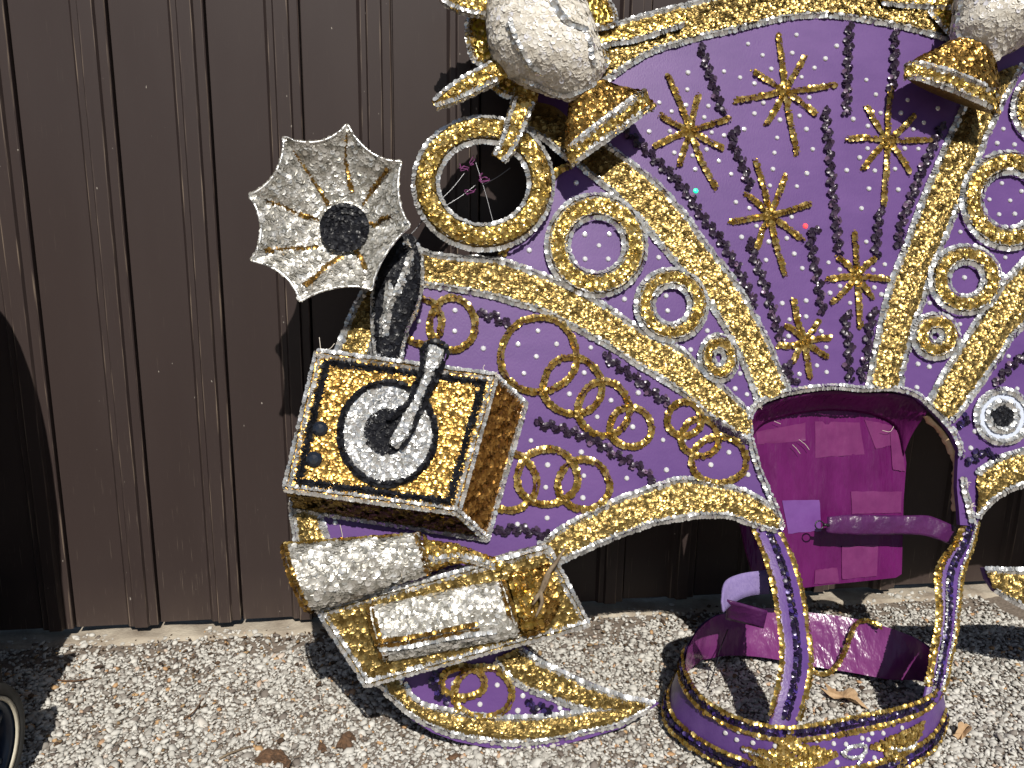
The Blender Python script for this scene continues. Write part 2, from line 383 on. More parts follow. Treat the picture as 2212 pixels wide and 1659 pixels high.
pp = proj(P); keep = (pp[:, 0] > -120) & (pp[:, 0] < 2340) & (pp[:, 1] < 1740); P = P[keep]
soil = (np.sin(P[:, 0]*9+1)+np.sin(P[:, 0]*23)+np.sin(P[:, 1]*31+P[:, 0]*5))*.016
bare = (P[:, 1] > -.115+soil) & (P[:, 0] > -.95)
patch = (np.sin(P[:, 0]*6.1+2)*np.sin(P[:, 1]*13+.7)+np.sin(P[:, 0]*17+P[:, 1]*11)*.5) > 1.05
keep = ~((bare & (rng.uniform(size=len(P)) < .70)) | (patch & (rng.uniform(size=len(P)) < .35))); P = P[keep]
sz = rng.lognormal(math.log(.0043), .38, len(P)).clip(.0022, .0115)
P[:, 2] = sz*.28+rng.uniform(0, .0035, len(P))
stones('gravel', P, sz, MT['gravel'])

# brown steel cladding: one panel per pitch, every one an object
def clad_material():
    m = bpy.data.materials.new('brown coated steel'); m.use_nodes = True; n = m.node_tree.nodes; l = m.node_tree.links; b = n['Principled BSDF']
    tc = n.new('ShaderNodeTexCoord'); oi = n.new('ShaderNodeObjectInfo'); ge = n.new('ShaderNodeNewGeometry')
    sep = n.new('ShaderNodeSeparateXYZ'); l.new(tc.outputs['Object'], sep.inputs[0])
    def noise(sc, scale, det=6, src='Position'):
        mp = n.new('ShaderNodeMapping'); mp.inputs['Scale'].default_value = sc
        l.new(ge.outputs['Position'], mp.inputs[0]); z = n.new('ShaderNodeTexNoise'); z.inputs['Scale'].default_value = scale; z.inputs['Detail'].default_value = det
        l.new(mp.outputs[0], z.inputs[0]); return z
    def ramp(src, a, c):
        r = n.new('ShaderNodeMapRange'); r.inputs[1].default_value = a; r.inputs[2].default_value = c; l.new(src, r.inputs[0]); r.clamp = True; return r
    def math_(op, a, c):
        q = n.new('ShaderNodeMath'); q.operation = op
        for i, v in enumerate((a, c)):
            if isinstance(v, (int, float)): q.inputs[i].default_value = v
            else: l.new(v, q.inputs[i])
        return q
    def mix(fac, a, c):
        q = n.new('ShaderNodeMix'); q.data_type = 'RGBA'
        if isinstance(fac, (int, float)): q.inputs['Factor'].default_value = fac
        else: l.new(fac, q.inputs['Factor'])
        for k, v in (('A', a), ('B', c)):
            if isinstance(v, tuple): q.inputs[k].default_value = (*v, 1)
            else: l.new(v, q.inputs[k])
        return q
    broad = noise((1, 1, .25), 3.0)
    base = mix(ramp(broad.outputs[0], .35, .7).outputs[0], (.037, .0258, .0240), (.047, .0338, .0312))
    # wear along the rib edges: local x of the panel
    wear = None
    for xe in (.1285, .1445, .1725, .1935):
        d = math_('ABSOLUTE', math_('SUBTRACT', sep.outputs[0], xe).outputs[0], 0)
        k = ramp(d.outputs[0], .0022, .0003)
        wear = k if wear is None else math_('MAXIMUM', wear.outputs[0], k.outputs[0])
    brk = noise((60, 1, 1.3), 6.0, 8)
    edge = math_('MULTIPLY', wear.outputs[0], ramp(brk.outputs[0], .50, .64).outputs[0])
    edgefac = math_('MULTIPLY', edge.outputs[0], .6)
    c1 = mix(edgefac.outputs[0], base.outputs['Result'], (.30, .23, .17))
    # fine scratches and flecks
    scr = noise((140, 1, 2.2), 5.0, 3); s1 = math_('MULTIPLY', ramp(scr.outputs[0], .66, .73).outputs[0], .75)
    low = ramp(sep.outputs[2], .55, .0)
    s1b = math_('MULTIPLY', s1.outputs[0], math_('ADD', math_('MULTIPLY', low.outputs[0], .8).outputs[0], .12).outputs[0])
    c2 = mix(s1b.outputs[0], c1.outputs['Result'], (.33, .27, .21))
    fl = noise((1, 1, .45), 130.0, 1); f1 = math_('MULTIPLY', ramp(fl.outputs[0], .80, .83).outputs[0], .75)
    c3 = mix(f1.outputs[0], c2.outputs['Result'], (.42, .38, .33))
    # dust near the foot
    dn = noise((8, 8, 1.5), 4.0); dz = ramp(sep.outputs[2], .16, .0)
    dust = math_('MULTIPLY', math_('MULTIPLY', dz.outputs[0], dn.outputs[0]).outputs[0], .28)
    c4 = mix(dust.outputs[0], c3.outputs['Result'], (.16, .12, .095))
    l.new(c4.outputs['Result'], b.inputs['Base Color'])
    rn = noise((1, 1, .3), 8.0); rr = n.new('ShaderNodeMapRange'); rr.inputs[3].default_value = .36; rr.inputs[4].default_value = .52
    l.new(rn.outputs[0], rr.inputs[0]); l.new(rr.outputs[0], b.inputs['Roughness']); b.inputs['Specular IOR Level'].default_value = .35
    bn = noise((1, 1, .15), 5.0, 3); bp = n.new('ShaderNodeBump'); bp.inputs['Strength'].default_value = .25; bp.inputs['Distance'].default_value = .01
    l.new(bn.outputs[0], bp.inputs['Height']); l.new(bp.outputs[0], b.inputs['Normal']); return m
MT['clad'] = clad_material()
wall = thing('cladding_wall', (0, 0.02, 0), 'dark brown ribbed metal cladding wall behind the purple costume', 'wall')
prof = [(.0, .028), (.0008, .0), (.121, .0), (.1285, -.0115), (.1405, -.0115), (.1445, -.020), (.1725, -.020), (.1755, -.0105), (.1925, -.0105), (.1945, -.0085), (.1950, .028), (.2, .028)]
zz = [.027, 2.7]
V = [(x, y, z) for z in zz for x, y in prof]; k = len(prof)
Fs = [(i, i+1, k+i+1, k+i) for i in range(k-1)]
pm = None
for i in range(-6, 13):
    if pm is None:
        po = mesh_obj('cladding_panel', V, Fs, MT['clad'], wall); md = po.modifiers.new('t', 'SOLIDIFY'); md.thickness = .0012; md.offset = 1
        bv = po.modifiers.new('b', 'BEVEL'); bv.width = .0016; bv.segments = 2; bv.limit_method = 'ANGLE'; pm = po
    else:
        po = pm.copy(); COL.objects.link(po)
    po.location = (-.823+.2*i, 0, (.0, .004, -.003, .002)[i % 4]*.5); po.rotation_euler = (0, 0, 0)
# black sheet added behind the cladding so that no light comes through the seams, and the concrete foot below it
mesh_obj('lining', [(-2.2, .036, .03), (2.2, .036, .03), (2.2, .036, 2.7), (-2.2, .036, 2.7)], [(0, 1, 2, 3)], MT['blackbase'], wall)
MT['conc'] = mat('weathered concrete', (.44, .39, .31), .9, noise=(14, (.24, .195, .15)), bump=(140, .7))
gx = np.linspace(-2.2, 2.2, 200); gy = np.linspace(-.052, .04, 12)
G = np.array([[(x, y, .0075+.0025*math.sin(x*17)+.002*math.sin(x*41+y*60)-(0.012 if j == 0 else 0)) for j, y in enumerate(gy)] for x in gx])
G[:, 0, 1] += rng.normal(0, .004, 200); G[:, 1, 1] += rng.normal(0, .002, 200)
grid_obj('concrete_footing', G, MT['conc'], None, kind='structure')

# ================================================================== COSTUME
foot = FOOT.copy(); foot[2] = 0
COS = thing('carnival_costume', foot, 'purple carnival back piece with gold and silver sequin trim leaning on the brown wall', 'costume')

# ---- board
outline = [(900, 536), (862, 560), (808, 600), (768, 662), (733, 742), (690, 850), (655, 955), (630, 1078), (632, 1150), (645, 1200), (668, 1270), (704, 1352), (762, 1436), (830, 1496), (888, 1554), (935, 1583), (987, 1602), (1053, 1615), (1120, 1621), (1204, 1612), (1270, 1595), (1345, 1572), (1412, 1528), (1424, 1519),
           (1345, 1502), (1275, 1475), (1220, 1450), (1170, 1426), (1128, 1392), (1118, 1330), (1140, 1270), (1180, 1225), (1227, 1206), (1270, 1186), (1330, 1161), (1424, 1129), (1507, 1116), (1574, 1116), (1627, 1135), (1674, 1146), (1692, 1150),
           (1690, 1130), (1679, 1100), (1660, 1053), (1640, 1003), (1626, 946), (1623, 908), (1638, 880), (1668, 862), (1708, 851), (1758, 843), (1808, 840), (1858, 845), (1925, 843), (1975, 856), (2006, 880), (2034, 910), (2056, 940), (2070, 975), (2068, 1020), (2067, 1053), (2072, 1106), (2074, 1134), (2104, 1136),
           (2119, 1120), (2127, 1098), (2147, 1076), (2181, 1056), (2212, 1045), (2300, 1020), (2440, 1008), (2550, 1055), (2600, 1150), (2610, 1300), (2800, 1320), (3000, 1150), (3060, 880), (2950, 640), (2700, 470), (2520, 340), (2400, 160), (2240, 20), (2041, -30), (1900, -45), (1775, -48), (1640, -35), (1525, -8), (1475, 10), (1370, 42), (1284, 62), (1200, 120), (1110, 215), (1098, 238), (1130, 262), (1180, 292), (1215, 330), (1232, 352), (1190, 372), (1185, 440), (1150, 480), (1115, 510), (1090, 545), (1087, 563), (1037, 557), (944, 549)]
board = poly_slab('wing_board', BB(outline), EN, .011, MT['purple'], MT['edge'], COS)
board.data.materials[1] = MT['purple']
tip = C('q', (870, 1358), (1165, 1366), (1700, 1380), (2450, 1560), (2600, 1950), (2200, 1990), (1500, 1830), (1165, 1650), (1050, 1590), (950, 1525), (895, 1440))
board2 = poly_slab('wing_tip_board', BB(tip), EN, .011, MT['purple'], MT['purple'], COS)

silver = Seq(); bands = []
def band(up, lo, off=.002, m='gold', base='goldbase', trims=(1, 1), parent=board, sp=.0047, r=.0050, tilt=.19, inset=.11):
    k = 60; U = resample(BB(up, off), k); L = resample(BB(lo, off), k)
    s = np.linspace(0, 1, 9)[None, :, None]; puff = (np.sin(np.linspace(0, math.pi, 9))*.005)[None, :, None]*EN
    G = U[:, None]*(1-s)+L[:, None]*s+puff
    g = grid_obj('gold_sequin_band', G, MT[base], parent)
    q = Seq(); s0 = int(round(inset*8)); N = grid_normals(G, EN)
    si = np.linspace(inset, 1-inset, 9); Gi = U[:, None]*(1-si[None, :, None])+L[:, None]*si[None, :, None]+puff
    # rows run across the band
    fill_grid(q, Gi, N+E2*.16-E1*.10, sp, r, tilt)     # sequins overlap like tiles, tipped upwards
    q.build('sequins', MT[m], parent)
    for c, on in ((up, trims[0]), (lo, trims[1])):
        if on: braid(c, off, parent)
    return g
def braid(pts, off=.002, parent=board, m='silver', closed=False, **kw):
    q = Seq(); strand(q, BB(pts, off), r=kw.pop('r', .0054), lat=kw.pop('lat', .0042), closed=closed, **kw)
    name = {'silver': 'silver_braid', 'braid': 'gold_braid', 'plum': 'dark_sequin_strand', 'black': 'black_braid', 'indigo': 'dark_sequin_strand'}[m]
    return q.build(name, MT[m], parent)

B1u = [(905, 540), (944, 553), (1037, 560), (1087, 566), (1137, 583), (1181, 600), (1237, 623), (1287, 650), (1337, 683), (1387, 716), (1437, 740), (1475, 760), (1508, 793), (1541, 820), (1575, 850), (1608, 883), (1618, 893)]
B1l = [(905, 612), (971, 621), (1021, 630), (1071, 640), (1121, 656), (1171, 670), (1221, 696), (1271, 723), (1321, 750), (1371, 783), (1421, 813), (1475, 848), (1508, 876), (1541, 903), (1575, 923), (1615, 950)]
band(B1u, B1l)
B2r = [(1300, 306), (1317, 320), (1371, 360), (1421, 400), (1475, 460), (1508, 507), (1541, 550), (1575, 593), (1608, 643), (1635, 693), (1658, 740), (1681, 793), (1703, 842)]
B2l = [(1225, 330), (1271, 373), (1321, 413), (1371, 460), (1404, 500), (1437, 540), (1475, 586), (1508, 626), (1541, 666), (1568, 710), (1591, 753), (1611, 796), (1628, 840), (1638, 866)]
band(B2r, B2l)
B3l = [(1304, 177), (1354, 143), (1404, 113), (1475, 91), (1525, 77), (1575, 67), (1641, 50), (1708, 37), (1775, 33), (1825, 37), (1891, 47), (1958, 60), (2008, 73), (2046, 84)]
B3u = [(1270, 82), (1320, 68), (1370, 43), (1475, 15), (1525, 0), (1640, -27), (1775, -40), (1900, -35), (2041, -20), (2120, 10)]
band(B3u, B3l, trims=(1, 1))
band(C('c2', (1640, 205), (1750, 172), (1900, 128), (2212, 40)), C('c2', (1655, 312), (1760, 280), (1900, 258), (2212, 160)), off=.013, trims=(1, 1), m='braid')
band(C('r', (60, -60), (400, -50), (850, -30)), C('r', (90, 25), (400, 55), (830, 72)), off=.013, m='braid')
B4l = [(2071, 253), (2041, 320), (2021, 367), (1995, 427), (1968, 500), (1948, 553), (1925, 613), (1911, 663), (1898, 720), (1888, 770), (1878, 820), (1875, 838)]
B4r = [(2208, 140), (2175, 200), (2155, 240), (2128, 300), (2105, 360), (2081, 420), (2058, 467), (2038, 520), (2015, 570), (1998, 636), (1975, 693), (1965, 740), (1951, 786), (1945, 833)]
band([(2105, 180)]+B4l, B4r)
B5l = [(2330, 430), (2260, 505), (2212, 563), (2175, 603), (2141, 650), (2108, 696), (2075, 750), (2041, 803), (2021, 840), (2005, 870)]
B5r = [(2350, 560), (2280, 620), (2212, 700), (2185, 726), (2158, 770), (2128, 813), (2101, 850), (2075, 886), (2055, 908)]
band(B5l, B5r)
B6u = [(1167, 1176), (1220, 1139), (1270, 1112), (1330, 1083), (1380, 1064), (1430, 1047), (1474, 1036), (1541, 1046), (1608, 1063), (1661, 1093), (1674, 1108)]
B6l = [(1185, 1222), (1227, 1203), (1270, 1183), (1330, 1158), (1380, 1139), (1424, 1126), (1507, 1113), (1574, 1113), (1627, 1132), (1678, 1144)]
band(B6u, B6l)
B7u = [(2112, 1022), (2118, 1016), (2161, 990), (2212, 973), (2300, 950), (2400, 930)]
B7l = [(2112, 1118), (2123, 1100), (2147, 1076), (2181, 1056), (2212, 1045), (2300, 1020), (2400, 1000)]
band(B7u, B7l)
B8o = [(812, 600), (790, 627), (767, 667), (736, 744), (693, 855), (658, 958), (634, 1080), (638, 1140), (648, 1195), (672, 1268), (706, 1345), (766, 1430), (836, 1488)]
B8i = [(862, 600), (850, 640), (818, 700), (795, 770), (750, 870), (715, 980), (693, 1105), (698, 1140), (708, 1168), (730, 1240), (768, 1325), (812, 1395), (868, 1470)]
band(B8o, B8i)
B9o = [(833, 1493), (863, 1518), (893, 1543), (937, 1568), (987, 1585), (1053, 1597), (1120, 1602), (1204, 1593), (1270, 1577), (1341, 1560), (1400, 1528)]
B9i = [(873, 1479), (890, 1508), (920, 1526), (970, 1536), (1037, 1548), (1103, 1552), (1170, 1549), (1237, 1541), (1300, 1530), (1340, 1518)]
band(B9o, B9i)
B10o = [(1123, 1403), (1170, 1434), (1220, 1457), (1270, 1481), (1313, 1496), (1350, 1508), (1408, 1520)]
B10i = [(1070, 1426), (1103, 1464), (1143, 1487), (1187, 1504), (1237, 1522), (1287, 1533), (1330, 1530)]
band(B10o, B10i, tilt=.3)
band(C('q', (885, 1372), (1165, 1380), (1500, 1392)), C('q', (955, 1512), (1050, 1572), (1165, 1635), (1400, 1770)), parent=board2, trims=(1, 1))
# gold sequin patch at the fan's corner beside the left bell, and braid along the hole
band(C('c2', (1120, 650), (1260, 660), (1380, 690), (1470, 760)), C('c2', (1180, 800), (1290, 880), (1390, 960), (1470, 1030)), trims=(0, 1))
hole = [(1690, 1140), (1675, 1100), (1655, 1053), (1635, 1003), (1621, 946), (1618, 903), (1635, 873), (1668, 856), (1708, 846), (1758, 838), (1808, 835), (1858, 840), (1925, 838), (1975, 850), (2008, 876), (2038, 906), (2061, 936), (2075, 968), (2076, 985)]
braid(hole, .004, lat=.0042, r=.0046, step=.003)
braid([(2080, 1030), (2084, 1060), (2092, 1090), (2100, 1128)], .004)
# thin gold edging of the ring panel
braid(C('c2', (1480, 1075), (1420, 1100), (1365, 1150)), .004, m='braid'); braid(C('c2', (1120, 1560), (1070, 1600), (1040, 1655)), .004, m='braid')

# ---- stars, strands, loops
def star(ctr, arms):
    q = Seq(); c = np.array(ctr)
    for a in arms:
        a = np.array(a); mid = (c+a)/2+rng.normal(0, 2.5, 2)
        strand(q, BB([c, mid, a], .003), r=.0050, lat=.0034, step=.0030, tilt=.34)
        # frayed end
        e = B(a, .005); d = unit(B(a, .005)-B(c, .005))
        q.add(e+d*rng.uniform(0, .006, (5, 1))+rng.normal(0, .0022, (5, 3)), EN+d, .0026, .5)
    q.build('gold_star', MT['braid'], board)
star(*(lambda a: (a[0], a[1:]))(C('c3', (660, 590), (620, 230), (790, 370), (990, 550), (860, 740), (740, 990), (545, 800), (345, 650), (465, 470))))
star((1492, 283), [(1443, 162), (1508, 207), (1573, 257), (1561, 320), (1545, 403), (1468, 355), (1413, 316), (1428, 250)])
star(*(lambda a: (a[0], a[1:]))(C('c3', (565, 1400), (475, 1050), (665, 1140), (825, 1320), (770, 1550), (660, 1775), (480, 1610), (315, 1440), (410, 1260))))
star(*(lambda a: (a[0], a[1:]))(C('c3', (1330, 910), (1350, 570), (1500, 750), (1600, 905), (1470, 1110), (1300, 1330), (1170, 1090), (1070, 900), (1195, 700))))
star(*(lambda a: (a[0], a[1:]))(C('c6', (1130, 130), (1112, -150), (1240, 20), (1330, 150), (1230, 270), (1150, 460), (970, 300), (945, 150), (1010, 10))))
star(*(lambda a: (a[0], a[1:]))(C('c6', (790, 550), (720, 290), (880, 420), (955, 530), (930, 650), (825, 790), (720, 680), (625, 580), (670, 450))))
def dark(pts, m='plum', **kw):
    q = Seq(); P = BB(pts, .003)
    strand(q, P, r=.0054, lat=.0036, step=.0030, tilt=.24, out=.25, wave=.0058, wlen=.026, lift=.003, **kw)
    q.build('dark_sequin_strand', MT[m], board)
dark(C('c3', (110, 290), (180, 500), (260, 740))); dark(C('c3', (1080, 150), (1070, 400), (1060, 740)))
dark(C('c3', (1375, 190), (1365, 500), (1340, 600))); dark(C('c3', (345, 830), (320, 920), (380, 1050), (440, 1220)))
dark(C('c3', (920, 700), (950, 1000), (970, 1250), (1000, 1500), (1010, 1640)))
dark(C('c3', (870, 1470), (830, 1540), (845, 1670), (880, 1860), (910, 2030)))
dark([(1345, 280), (1357, 290), (1404, 333), (1475, 405), (1508, 457), (1551, 510), (1578, 553), (1601, 596), (1621, 640), (1630, 660)])
dark([(1618, 516), (1628, 553), (1648, 606), (1665, 660), (1675, 696), (1688, 733)])
dark(C('c3', (1680, 800), (1620, 950), (1550, 1100), (1480, 1280), (1420, 1440), (1390, 1600)))
dark(C('c3', (1280, 1350), (1260, 1500), (1250, 1659)))
dark(C('c6', (1070, 360), (1050, 450), (1080, 580), (1070, 700), (1090, 800))); dark(C('c6', (1240, 340), (1200, 500), (1200, 620), (1160, 750), (1150, 800)))
dark(C('c6', (690, 680), (670, 740), (730, 830))); dark(C('c5', (890, 380), (980, 390), (1080, 450)))
dark(C('c5', (1700, 640), (1800, 720), (1920, 800), (2020, 890), (2120, 950)))
dark(C('c5', (1260, 1080), (1400, 1110), (1550, 1160), (1680, 1220), (1780, 1290), (1900, 1350), (2030, 1450)))
dark(C('c6', (200, 1080), (300, 1140), (410, 1200))); dark(C('b2', (1400, 130), (1550, 110), (1740, 150)))
dark(C('c6', (2400, 590), (2212, 650), (2100, 740), (2020, 840))); dark(C('c6', (1800, 1110), (1840, 1040)), 'indigo'); dark(C('c6', (1850, 1350), (1930, 1270), (2030, 1300)), 'indigo')
dark(C('b2', (1600, 1240), (1680, 1270), (1760, 1280)), 'indigo'); dark(C('b2', (1000, 1040), (1010, 1120), (1080, 1240)), 'indigo')
def loop(c, rx, ry, rot=0):
    t = np.linspace(0, 2*math.pi, 26, endpoint=False)
    pts = [(c[0]+rx*math.cos(a)*(1+.03*math.sin(3*a)), c[1]+ry*math.sin(a)*(1+.03*math.cos(2*a+c[0]))) for a in t]
    braid(pts, .003, m='braid', closed=True, r=.0050, lat=.0038, step=.0031, tilt=.34)
for cx, cy, rx, ry in ((1278, 640, 246, 246), (1498, 840, 190, 186), (1700, 988, 168, 172), (1875, 1108, 135, 130), (720, 440, 148, 165), (520, 425, 130, 150), (1335, 1430, 195, 182), (1570, 1480, 168, 160), (1080, 1460, 185, 185)):
    loop(C('c5', (cx, cy))[0], rx/3, ry/3)
for cx, cy, rx, ry in ((1478, 905, 37, 37), (1512, 945, 41, 40), (1553, 993, 59, 51), (1043, 1495, 62, 56), (1000, 1473, 47, 34)): loop((cx, cy), rx, ry)

# ---- padded rings
def ring(c, ro, ri, off=.003, parent=board, free=False, name='sequin_ring'):
    t = np.linspace(0, 2*math.pi, 72, endpoint=False); s = np.linspace(0, 1, 11); hgt = .016 if free else .009
    G = np.empty((72, 11, 3))
    for i, a in enumerate(t):
        o = B((c[0]+ro[0]*math.cos(a), c[1]+ro[1]*math.sin(a)), off); q = B((c[0]+ri[0]*math.cos(a), c[1]+ri[1]*math.sin(a)), off)
        for j, x in enumerate(s): G[i, j] = o*(1-x)+q*x+EN*hgt*math.sin(math.pi*x)**.7
    Gc = np.concatenate([G, G[:1]])
    if free:
        back = Gc[:, ::-1]-EN*.014; full = np.concatenate([Gc, back], axis=1)
        r0 = grid_obj(name, full, MT['goldbase'], parent, closed_u=True)
    else: r0 = grid_obj(name, Gc, MT['goldbase'], parent)
    sub = r0 if parent.type == 'EMPTY' else parent
    q = Seq(); N = grid_normals(Gc, EN)
    fill_grid(q, Gc[:, 2:9], N[:, 2:9], .0046, .0044, .36)
    q.build('sequins', MT['braid'], sub)
    for rr, k in ((ro, .96), (ri, 1.06)):
        qs = Seq(); P = [(c[0]+rr[0]*k*math.cos(a), c[1]+rr[1]*k*math.sin(a)) for a in np.linspace(0, 2*math.pi, 40, endpoint=False)]
        strand(qs, BB(P, off+.004), r=.0058, lat=.0070 if free else .0056, closed=True, step=.0030); qs.build('silver_braid', MT['silver'], sub)
    return r0
RG = ring((1044, 397), (150, 143), (99, 91), .016, COS, True, 'hoop_ornament')
ring((1288, 530), (107, 109), (61, 61)); ring((1450, 659), (75, 76), (41, 43)); ring((1552, 773), (38, 47), (15, 19))
ring((2178, 433), (102, 105), (58, 60)); ring((2085, 604), (76, 72), (38, 38)); ring((2020, 726), (48, 46), (16, 16)); ring((2262, 235), (75, 75), (40, 40))
# wires and yarn in the open hoop
for a, b in (((870, 1050), (985, 1445)), ((925, 1195), (1095, 1088)), ((800, 1120), (640, 1300)), ((870, 1200), (675, 1335)), ((450, 1520), (545, 1395))):
    p = C('c2', a, b); m0 = ((p[0][0]+p[1][0])/2+2, (p[0][1]+p[1][1])/2+1); tube('wire', BB([p[0], m0, p[1]], -.012), .0011, MT['wire'], RG)
for cx, cy, nn in ((785, 1090, 11), (930, 1150, 11), (830, 1235, 8), (860, 1040, 6)):
    x, y = C('c2', (cx, cy))[0]; pts = [(x, y)]
    for i in range(nn): pts.append((x+rng.uniform(-15, 15), y+rng.uniform(-11, 11)))
    tube('yarn', BB(pts, -.006), .0009, MT['yarn'], RG, sides=5)

# ---- eye roundel on the right wing
ec = C('c6', (2072, 1040))[0]
def disc_pts(c, r, k=40): return [(c[0]+r*math.cos(a), c[1]+r*math.sin(a)) for a in np.linspace(0, 2*math.pi, k, endpoint=False)]
poly_slab('satin_roundel', BB(disc_pts(ec, 58), .004), EN, .003, MT['satin'], MT['satin'], board)
braid(disc_pts(ec, 56), .006, closed=True, step=.0026); braid(disc_pts(ec, 31), .006, closed=True, step=.0028)
def disc_fill(seq, c, r, off, sp, rad, tilt, r0=0, nrm=None, sq=(1, 1)):
    P = []; s = sp/.00095
    for i, rr in enumerate(np.arange(max(r0, s*.3), r, s)):
        k = max(3, int(2*math.pi*rr/s))
        for j in range(k):
            a = 2*math.pi*j/k+i; P.append(B((c[0]+rr*sq[0]*math.cos(a)+rng.normal(0, 1), c[1]+rr*sq[1]*math.sin(a)+rng.normal(0, 1)), off+rng.uniform(0, .002)))
    seq.add(np.array(P), EN if nrm is None else nrm, rad, tilt)
q = Seq(); disc_fill(q, ec, 24, .006, .0042, .0044, .3); q.build('black_pupil', MT['black'], board)

# ---- rhinestones, each an object
kk = 8; Vs = [(math.cos(a)*.0058, math.sin(a)*.0058, 0) for a in np.linspace(0, 6.283, kk, endpoint=False)]+[(math.cos(a+.39)*.0040, math.sin(a+.39)*.0040, .0026) for a in np.linspace(0, 6.283, kk, endpoint=False)]+[(0, 0, .0031)]
Fs = []
for i in range(kk):
    j = (i+1) % kk; Fs += [(i, j, kk+i), (j, kk+j, kk+i), (kk+i, kk+j, 2*kk)]
sm = bpy.data.meshes.new('rhinestone'); sm.from_pydata(Vs, [], Fs); sm.materials.append(MT['stone']); sm.update()
def rhinestone(P, N, parent, s=1.0):
    o = bpy.data.objects.new('rhinestone', sm); COL.objects.link(o)
    N = unit(N+rng.normal(0, .06, 3)); qn = Vector(N).to_track_quat('Z', 'Y')
    o.matrix_local = Matrix.LocRotScale(Vector(P), qn, Vector((s, s, s))); o.parent = parent; return o
ST = {'c3': [(35,470),(268,463),(372,503),(518,358),(424,284),(738,226),(710,344),(574,447),(465,541),(523,667),(465,736),(630,777),(757,751),(820,632),(770,500),(854,440),(925,380),(998,298),(802,838),(612,893),(595,990),(843,967),(585,1096),(805,1124),(740,1208),(565,1203),(706,1407),(479,1465),(345,1310),(432,1349),(314,1128),(234,1044),(82,1096),(64,1008),(155,968),(188,858),(268,877),(398,837),(140,760),(167,687),(22,681),(30,580),(382,1537),(558,1567),(675,1544),(723,1645),(1190,518),(1252,613),(1283,732),(1200,817),(1198,963),(1147,1022),(1063,1104),(1245,1107),(1376,1095),(1439,962),(1527,965),(1495,838),(1563,795),(1414,732),(1457,648),(1653,702),(1207,1223),(1397,1229),(1159,1351),(1190,1567),(1105,772),(2078,836),(2150,938),(2038,928),(2068,1188),(1987,1293),(2122,1300),(2050,1390),(2152,1387),(1800,1503),(2195,1240)],
 'c6': [(540,27),(775,80),(945,43),(1018,88),(1235,90),(1310,55),(1020,195),(1242,205),(1288,250),(955,240),(1085,305),(800,290),(645,307),(693,412),(800,393),(898,489),(687,520),(930,592),(870,710),(933,753),(757,766),(1600,305),(1797,442),(1525,700),(1598,718),(1518,852),(1826,140),(2090,10),(2112,650),(2168,860),(1893,1137),(1867,1245),(160,485),(52,608),(373,762),(340,860),(417,897),(115,1100),(300,1273),(183,1354),(423,1418),(10,1195)],
 'c5': [(502,422),(737,353),(735,487),(920,600),(1275,485),(1145,572),(1395,572),(1264,652),(1184,760),(1617,594),(1574,757),(1478,895),(1748,936),(1658,1044),(1888,1108),(1925,887),(2085,1193),(2107,1387),(1850,1441),(1555,1272),(1229,1197),(1337,1355),(1572,1425),(1325,1500),(1566,1568),(1835,280),(2105,258),(2115,355),(1580,20),(1730,20),(2057,10)],
 'c2': [(2060,665),(2140,722),(1995,852),(2130,850),(2158,990),(1523,1185),(1577,1520),(1737,1518),(1670,1592),(1218,1622)],
 'b2': [(362,70),(1735,40),(1543,80),(1130,1112),(1412,1122),(1300,1247),(1578,1192),(1818,1270),(1545,1288),(1003,1070)]}
for k, l in ST.items():
    for p in C(k, *l): rhinestone(B(p, .0006), EN, board, rng.uniform(.92, 1.12))
for p, m in (((1503, 412), 'glint_green'), ((1740, 488), 'glint_red')):
    o = rhinestone(B(p, .001), EN, board, 1.0); o.name = 'glint_glow'; me = sm.copy(); me.materials[0] = MT[m]; o.data = me  # glowing stones stand in for two coloured sun glints, not lamps

# ---- gramophone on the left wing
GT = .092
gf = C('g', (285, 130), (1560, 300), (1285, 1275), (55, 1105)); gb = [(752, 818), (1133, 872), (1050, 1162), (640, 1098)]
Vf = BB(gf, GT); Vb = BB(gb, .003); V8 = np.vstack([Vf, Vb])
GRAM = mesh_obj('gramophone', V8, [(0, 3, 2, 1), (4, 5, 6, 7), (0, 1, 5, 4), (1, 2, 6, 5), (2, 3, 7, 6), (3, 0, 4, 7)], MT['copperbase'], COS)
q = Seq(); Gq = quad_grid([Vf[0], Vf[1], Vf[2], Vf[3]], 30, 30)
rec_c = C('g', (785, 712))[0]; rec_r = (345*.2977, 368*.2977)
def not_rec(X):
    pq = proj(X); return ((pq[:, 0]-rec_c[0])/rec_r[0])**2+((pq[:, 1]-rec_c[1])/rec_r[1])**2 > 1.0
GN = unit(np.cross(Vf[1]-Vf[0], Vf[3]-Vf[0])); GN = GN if GN@EN > 0 else -GN
fill_grid(q, Gq, np.broadcast_to(unit(GN+E2*.10), Gq.shape), .0050, .0052, .17, mask=not_rec); q.build('amber_sequins', MT['amber'], GRAM)
for a, b, nm in ((1, 2, 'c'), (2, 3, 'g'), (0, 1, 'g'), (3, 0, 'g')):
    Gs = quad_grid([Vf[a], Vf[b], Vb[b], Vb[a]], 16, 30); c0 = V8.mean(0); nn = unit(np.cross(Vf[b]-Vf[a], Vb[a]-Vf[a])); nn = nn if (Vf[a]+Vb[b]-2*c0)@nn > 0 else -nn
    q = Seq(); fill_grid(q, Gs, np.broadcast_to(nn, Gs.shape), .0046, .0046, .42); q.build('side_sequins', MT['copper'] if nm == 'c' else MT['gold'], GRAM)
def gl(pts, off): return BB(C('g', *pts), off)
def gstr(P, m, closed=False, **kw):
    q = Seq(); strand(q, P, closed=closed, **kw); return q.build({'silver': 'silver_braid', 'black': 'black_braid', 'braid': 'gold_braid'}[m], MT[m], GRAM)
